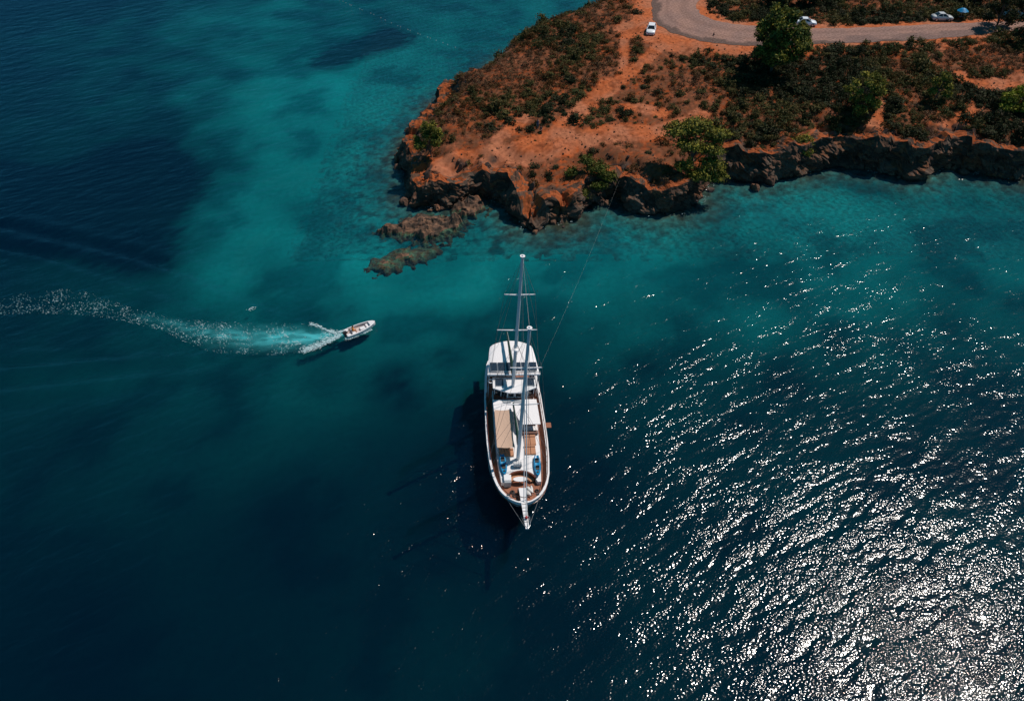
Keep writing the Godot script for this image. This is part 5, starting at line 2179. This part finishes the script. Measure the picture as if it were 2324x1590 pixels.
const WAKE := [[783, 758, 5, 6], [757, 763, 10, 12], [730, 766, 22, 20], [690, 770, 34, 32], [640, 773, 42, 34], [590, 774, 44, 34], [540, 770, 40, 34], [480, 760, 30, 40], [430, 748, 24, 34], [370, 733, 18, 20], [310, 720, 18, 16], [250, 706, 26, 18], [190, 694, 34, 22], [130, 688, 32, 24], [70, 690, 26, 24], [0, 692, 22, 24], [-40, 694, 20, 24]]

func wake(_stern: Vector3, f: Vector3) -> void:
	var r := RandomNumberGenerator.new()
	r.seed = 55
	var lace := noise(56, 1.15, 2)
	var bulk := noise(57, 0.28, 2)
	var st := tool()
	st.set_smooth_group(-1)
	var many := 0
	for k in 90000:
		var t := r.randf() * (WAKE.size() - 1.001)
		var i := int(t)
		var u := t - i
		var side := r.randf_range(-1.0, 1.0)
		var a: Array = WAKE[i]
		var b: Array = WAKE[i + 1]
		var px := lerpf(a[0], b[0], u)
		var py := lerpf(a[1], b[1], u) + (side * lerpf(a[2], b[2], u) if side < 0.0 else side * lerpf(a[3], b[3], u))
		var p := spot(px, py, 0.0)
		var age := t / (WAKE.size() - 1.0)
		var across := side * lerpf(a[2], b[2], u) / 16.0
		var streak := clampf(1.3 - t / 5.0, 0.0, 1.0)
		var n := lerpf(absf(lace.get_noise_2d(p.x, p.z * 1.3)) + 0.3 * absf(lace.get_noise_2d(p.x * 2.6 + 9.0, p.z * 3.0)), absf(lace.get_noise_2d(t * 1.6, across * 2.2)) + 0.3 * absf(lace.get_noise_2d(t * 4.0, across * 4.0 + 30.0)), streak)
		var g := bulk.get_noise_2d(p.x + 40.0, p.z)
		var core := 1.0 - absf(side)
		var lim := lerpf(0.09, 0.06, minf(age * 1.7, 1.0)) * (0.85 + g * 1.1) * (0.95 if age > 0.5 else 0.95 + 0.5 * core)
		if n > lim:
			continue
		var size := r.randf_range(0.01, 0.032)
		var q1 := spot(b[0], b[1], 0.0) - spot(a[0], a[1], 0.0)
		flake(st, Vector3(p.x, wake_height(p.x, p.z) + 0.05, p.z), size, r, flat(q1).angle() if age < 0.5 else r.randf() * TAU)
		many += 1
	# the two white crests that peel off behind the boat, and the splash along its side
	for crest in [[[772, 762, 745, 775, 715, 788, 688, 796], 0.30, 900], [[765, 760, 745, 752, 725, 742, 705, 736], 0.12, 240], [[842, 748, 825, 756, 805, 764, 785, 770], 0.17, 260], [[778, 752, 768, 755, 750, 752], 0.16, 150], [[576, 698, 567, 704], 0.2, 26]]:
		var pts: Array = crest[0]
		var seg := pts.size() / 2 - 1
		for k in crest[2]:
			var t: float = r.randf() * (seg - 0.001)
			var i := int(t)
			var q := spot(lerpf(pts[i * 2], pts[i * 2 + 2], t - i), lerpf(pts[i * 2 + 1], pts[i * 2 + 3], t - i), 0.0)
			q += Vector3(r.randfn(), 0, r.randfn()) * crest[1] * lerpf(0.5, 1.2, t / seg)
			flake(st, q + Vector3(0, 0.06 + 0.12 * r.randf(), 0), r.randf_range(0.02, 0.07), r)
	for i in range(west_count - 6, coast.size() - 7):
		var len_ := coast[i].distance_to(coast[i + 1])
		for k in int(len_ * 9.0):
			var p := coast[i].lerp(coast[i + 1], r.randf()) + Vector2(r.randfn(), r.randfn()) * 0.55
			if bulk.get_noise_2d(p.x * 1.5, p.y * 1.5) < 0.12 or ground(p.x, p.y) > -0.02:
				continue
			flake(st, Vector3(p.x, 0.02, p.y), r.randf_range(0.02, 0.06), r, r.randf() * TAU)
	M.foam = plain(lin(0.50, 0.66, 0.68), 0.9)
	var o := put("foam", done(st), M.foam)
	structure(o, "stuff")
	tag(o, "white lacy foam in the curved wake of the motor boat", "foam")
	# churned water: turquoise bubbles with a lace of foam, laid just over the surface
	var v := PackedVector3Array()
	var nn := PackedVector3Array()
	var col := PackedColorArray()
	var ix := PackedInt32Array()
	var patchy := noise(58, 0.5, 3)
	var across := 44
	var rows_ := 0
	for i in WAKE.size() - 1:
		for k in 44:
			var u := k / 44.0
			var a: Array = WAKE[i]
			var b: Array = WAKE[i + 1]
			for j in across + 1:
				var s := j / (across * 0.5) - 1.0
				var px := lerpf(a[0], b[0], u)
				var wide := lerpf(a[2], b[2], u) if s < 0.0 else lerpf(a[3], b[3], u)
				var p := spot(px, lerpf(a[1], b[1], u) + s * wide, 0.0)
				v.append(Vector3(p.x, wake_height(p.x, p.z) + 0.03, p.z))
				nn.append(Vector3.UP)
				var t := i + u
				var age := t / (WAKE.size() - 1.0)
				var dense := clampf(patchy.get_noise_2d(p.x * 0.6, p.z * 1.6) * 1.3 + 0.42, 0.0, 1.0)
				var thick := (0.45 * clampf(1.3 - absf(s) * 1.3, 0.0, 1.0) + 0.7 * exp(-pow((s + 0.15) * 3.2, 2.0))) * clampf(1.3 - age * 2.0, 0.0, 1.0)
				var bubbly := clampf((0.35 + 0.65 * dense) * thick, 0.0, 0.85)
				var streak := clampf(1.3 - t / 5.0, 0.0, 1.0)
				var n := lerpf(absf(lace.get_noise_2d(p.x, p.z * 1.3)) + 0.3 * absf(lace.get_noise_2d(p.x * 2.6 + 9.0, p.z * 3.0)), absf(lace.get_noise_2d(t * 1.6, s * wide / 16.0 * 2.2)) + 0.3 * absf(lace.get_noise_2d(t * 4.0, s * wide / 4.0 + 30.0)), streak)
				var g := bulk.get_noise_2d(p.x + 40.0, p.z)
				var lim := lerpf(0.22, 0.13, minf(age * 1.7, 1.0)) * (0.9 + g * 1.0)
				var foamy := smoothstep(lim, lim * 0.25, n) * clampf((1.0 - absf(s)) * 3.5, 0.0, 1.0) * lerpf(0.95, 0.5, minf(age * 1.5, 1.0))
				if j == 0 or j == across:
					bubbly = 0.0
				col.append(Color(Color(0.05, 0.42, 0.46).lerp(Color(0.50, 0.66, 0.68), foamy / maxf(foamy + bubbly * 0.6, 0.01)), clampf(maxf(bubbly, foamy), 0.0, 0.9)))
			rows_ += 1
	for q in rows_ - 1:
		for j in across:
			var i := q * (across + 1) + j
			ix.append_array(PackedInt32Array([i, i + 1, i + across + 1, i + 1, i + across + 2, i + across + 1]))
	var froth := vertex_coloured(0.8)
	froth.transparency = BaseMaterial3D.TRANSPARENCY_ALPHA
	var b := put("bubbles", arrays(v, nn, col, ix), froth)
	structure(b, "stuff")
	tag(b, "pale turquoise bubbly water churned up behind the motor boat", "bubbles")

func flake(st: SurfaceTool, at: Vector3, size: float, r: RandomNumberGenerator, lie := 0.0) -> void:
	var turn := r.randf() * TAU
	var ring := []
	for q in 5:
		var a := turn + TAU * q / 5.0
		var m := size * r.randf_range(0.6, 1.2)
		var o := Vector2(cos(a) * m * 2.0, sin(a) * m * 0.8).rotated(lie)
		ring.append(at + Vector3(o.x, 0, o.y))
	var tip := at + Vector3(0, size * 0.35, 0)
	for q in 5:
		st.add_vertex(tip)
		st.add_vertex(ring[q])
		st.add_vertex(ring[(q + 1) % 5])

# ================================================================ cars and roadside
func car(label: String, at: Transform3D, paint: Color, notch: bool) -> void:
	var o := thing("parked_car", label, "car", at, "cars parked by the road")
	var m := plain(paint, 0.3)
	m.clearcoat_enabled = true
	m.clearcoat = 0.6
	# [z, half-width, sill, shoulder] front is +z
	var rows_ := []
	for q in [[2.12, 0.66, 0.34, 0.58], [2.06, 0.78, 0.26, 0.72], [1.7, 0.87, 0.22, 0.84], [1.0, 0.89, 0.2, 0.95], [0.0, 0.9, 0.2, 0.97], [-1.2, 0.89, 0.2, 0.98], [-1.75, 0.86, 0.24, 0.98 if notch else 0.95], [-2.05, 0.8, 0.3, 0.92], [-2.12, 0.72, 0.38, 0.78]]:
		rows_.append([Vector3(-q[1] * 0.95, q[2], q[0]), Vector3(-q[1], (q[2] + q[3]) * 0.5, q[0]), Vector3(-q[1] * 0.97, q[3] - 0.06, q[0]), Vector3(-q[1] * 0.86, q[3], q[0]), Vector3(0, q[3] + 0.035, q[0]), Vector3(q[1] * 0.86, q[3], q[0]), Vector3(q[1] * 0.97, q[3] - 0.06, q[0]), Vector3(q[1], (q[2] + q[3]) * 0.5, q[0]), Vector3(q[1] * 0.95, q[2], q[0])])
	var st := tool()
	loft(st, rows_)
	fan(st, rows_[0])
	fan(st, rows_[8])
	put("car_body", done(st), m, o)
	var back := -1.45 if notch else -1.95
	var roof_back := -0.8 if notch else -1.45
	# cabin glass and roof
	var low := [Vector3(-0.78, 0.96, back), Vector3(0.78, 0.96, back), Vector3(0.8, 0.96, 1.0), Vector3(-0.8, 0.96, 1.0)]
	var high := [Vector3(-0.6, 1.4, roof_back), Vector3(0.6, 1.4, roof_back), Vector3(0.6, 1.4, 0.25), Vector3(-0.6, 1.4, 0.25)]
	st = tool()
	loft(st, [low, high], true, -1)
	fan(st, high)
	put("windows", done(st), M.glass, o)
	st = tool()
	var mid := Vector3(0, 1.41, (roof_back + 0.25) * 0.5)
	box(st, mid + Vector3(0, 0.03, 0), Vector3(1.26, 0.08, 0.3 - roof_back), Basis(), 0.035)
	for i in 4:
		tube(st, low[i] * Vector3(1.0, 1.0, 1.0), high[i], 0.05, 0.05, 6)
	for x in [-1.0, 1.0]:
		tube(st, Vector3(x * 0.81, 0.96, -0.2), Vector3(x * 0.62, 1.4, -0.3), 0.045, 0.045, 6)
	put("roof", done(st), m, o)
	for x in [-0.8, 0.8]:
		for z in [1.3, -1.3]:
			st = tool()
			tube(st, Vector3(x - 0.1, 0.31, z), Vector3(x + 0.1, 0.31, z), 0.31, 0.31, 16)
			var w := put("wheel", done(st), M.rubber, o)
			st = tool()
			tube(st, Vector3(x - 0.11, 0.31, z), Vector3(x + 0.11, 0.31, z), 0.19, 0.19, 12)
			put("rim", done(st), M.steel, w)
	for x in [-0.6, 0.6]:
		st = tool()
		box(st, Vector3(x, 0.66, 2.03), Vector3(0.32, 0.13, 0.12), Basis(Vector3.UP, x * 0.5), 0.02)
		put("headlight", done(st), M.glass, o)
		st = tool()
		box(st, Vector3(x * 1.05, 0.78, -2.06), Vector3(0.3, 0.14, 0.1), Basis(), 0.02)
		put("tail_light", done(st), M.red, o)
		st = tool()
		box(st, Vector3(x * 1.62, 1.0, 0.78), Vector3(0.16, 0.11, 0.1), Basis(), 0.02)
		put("mirror", done(st), m, o)
	st = tool()
	box(st, Vector3(0, 0.46, 2.1), Vector3(1.0, 0.14, 0.05))
	put("grille", done(st), M.dark, o)
	st = tool()
	box(st, Vector3(0, 0.4, 2.15), Vector3(0.5, 0.11, 0.02))
	put("number_plate", done(st), M.white, o)

func parked(px: float, py: float, heading: Vector3) -> Transform3D:
	var p := on_land(px, py)
	return facing(p + Vector3(0, 0.02, 0), heading)

func cars() -> void:
	car("white hatchback parked on the red dirt lay-by at the bend", parked(1477, 74, Vector3(-0.22, 0, 1)), lin(0.74, 0.74, 0.75), false)
	car("white car parked across the road, half behind the pine", parked(1827, 58, Vector3(1, 0, 0.12)), lin(0.70, 0.74, 0.78), true)
	car("silver saloon car parked beside the blue parasol", parked(2136, 46, Vector3(1, 0, 0.05)), lin(0.46, 0.47, 0.47), true)
	car("pale blue car parked in deep tree shade at the road's end", parked(2300, 40, Vector3(1, 0, -0.1)), lin(0.20, 0.42, 0.48), true)

func roadside() -> void:
	# road sign
	var p := on_land(1616, 101)
	var o := thing("road_sign", "small dark road sign on a post seen from behind", "sign", facing(p, Vector3(-0.7, 0, -0.7)))
	var st := tool()
	tube(st, Vector3(0, -0.2, 0), Vector3(0, 2.1, 0), 0.035, 0.035, 8)
	put("post", done(st), M.steel, o)
	st = tool()
	var ring := []
	var back := []
	for i in 3:
		var a := TAU * i / 3.0 + PI / 2
		ring.append(Vector3(cos(a) * 0.5, 1.95 + sin(a) * 0.5, 0.05))
		back.append(Vector3(cos(a) * 0.5, 1.95 + sin(a) * 0.5, 0.03))
	loft(st, [back, ring], true, -1)
	fan(st, ring)
	fan(st, back)
	put("board", done(st), M.dark, o)
	# parasol with the stand under it
	p = on_land(2178, 45)
	o = thing("parasol", "bright blue parasol beside the silver saloon car", "parasol", Transform3D(Basis(), p))
	st = tool()
	tube(st, Vector3(0, 0, 0), Vector3(0, 2.35, 0), 0.03, 0.03, 8)
	put("pole", done(st), M.steel, o)
	var rim := []
	var inner := []
	for i in 16:
		var a := TAU * i / 16.0
		var q := 1.15 if i % 2 == 0 else 1.06
		rim.append(Vector3(cos(a) * q, 1.75 + (0.0 if i % 2 == 0 else 0.06), sin(a) * q))
		inner.append(Vector3(cos(a) * 0.5, 2.22, sin(a) * 0.5))
	st = tool()
	loft(st, [rim, inner], true, -1)
	for i in 16:
		st.add_vertex(Vector3(0, 2.36, 0))
		st.add_vertex(inner[i])
		st.add_vertex(inner[(i + 1) % 16])
	put("canopy", done(st), M.kayak, o)
	o = thing("folding_table", "small brown table standing under the blue parasol", "table", Transform3D(Basis(), p + Vector3(-0.1, 0, 0.45)))
	st = tool()
	box(st, Vector3(0, 0.75, 0), Vector3(1.1, 0.05, 0.6), Basis(), 0.01)
	put("table_top", done(st), M.varnish, o)
	for x in [-0.48, 0.48]:
		for z in [-0.24, 0.24]:
			st = tool()
			tube(st, Vector3(x, -0.05, z), Vector3(x, 0.74, z), 0.025, 0.025, 6)
			put("leg", done(st), M.varnish, o)

func buoys() -> void:
	var line := traced([770, 0, 800, 14, 850, 34, 900, 58, 945, 75, 990, 92, 1045, 112])
	var st := tool()
	ball(st, Vector3(0, 0.05, 0), Vector3(0.07, 0.07, 0.07), 10, 6)
	var mesh := done(st)
	for i in line.size() - 1:
		for k in 4:
			var p := line[i].lerp(line[i + 1], (k + 0.3 * sin(i * 5.0 + k * 3.0)) / 4.0)
			var o := put("float", mesh, M.fender)
			o.position = Vector3(p.x, 0, p.y)
			tag(o, "small white float on the swimming line off the headland", "float", "floats of the swimming line")
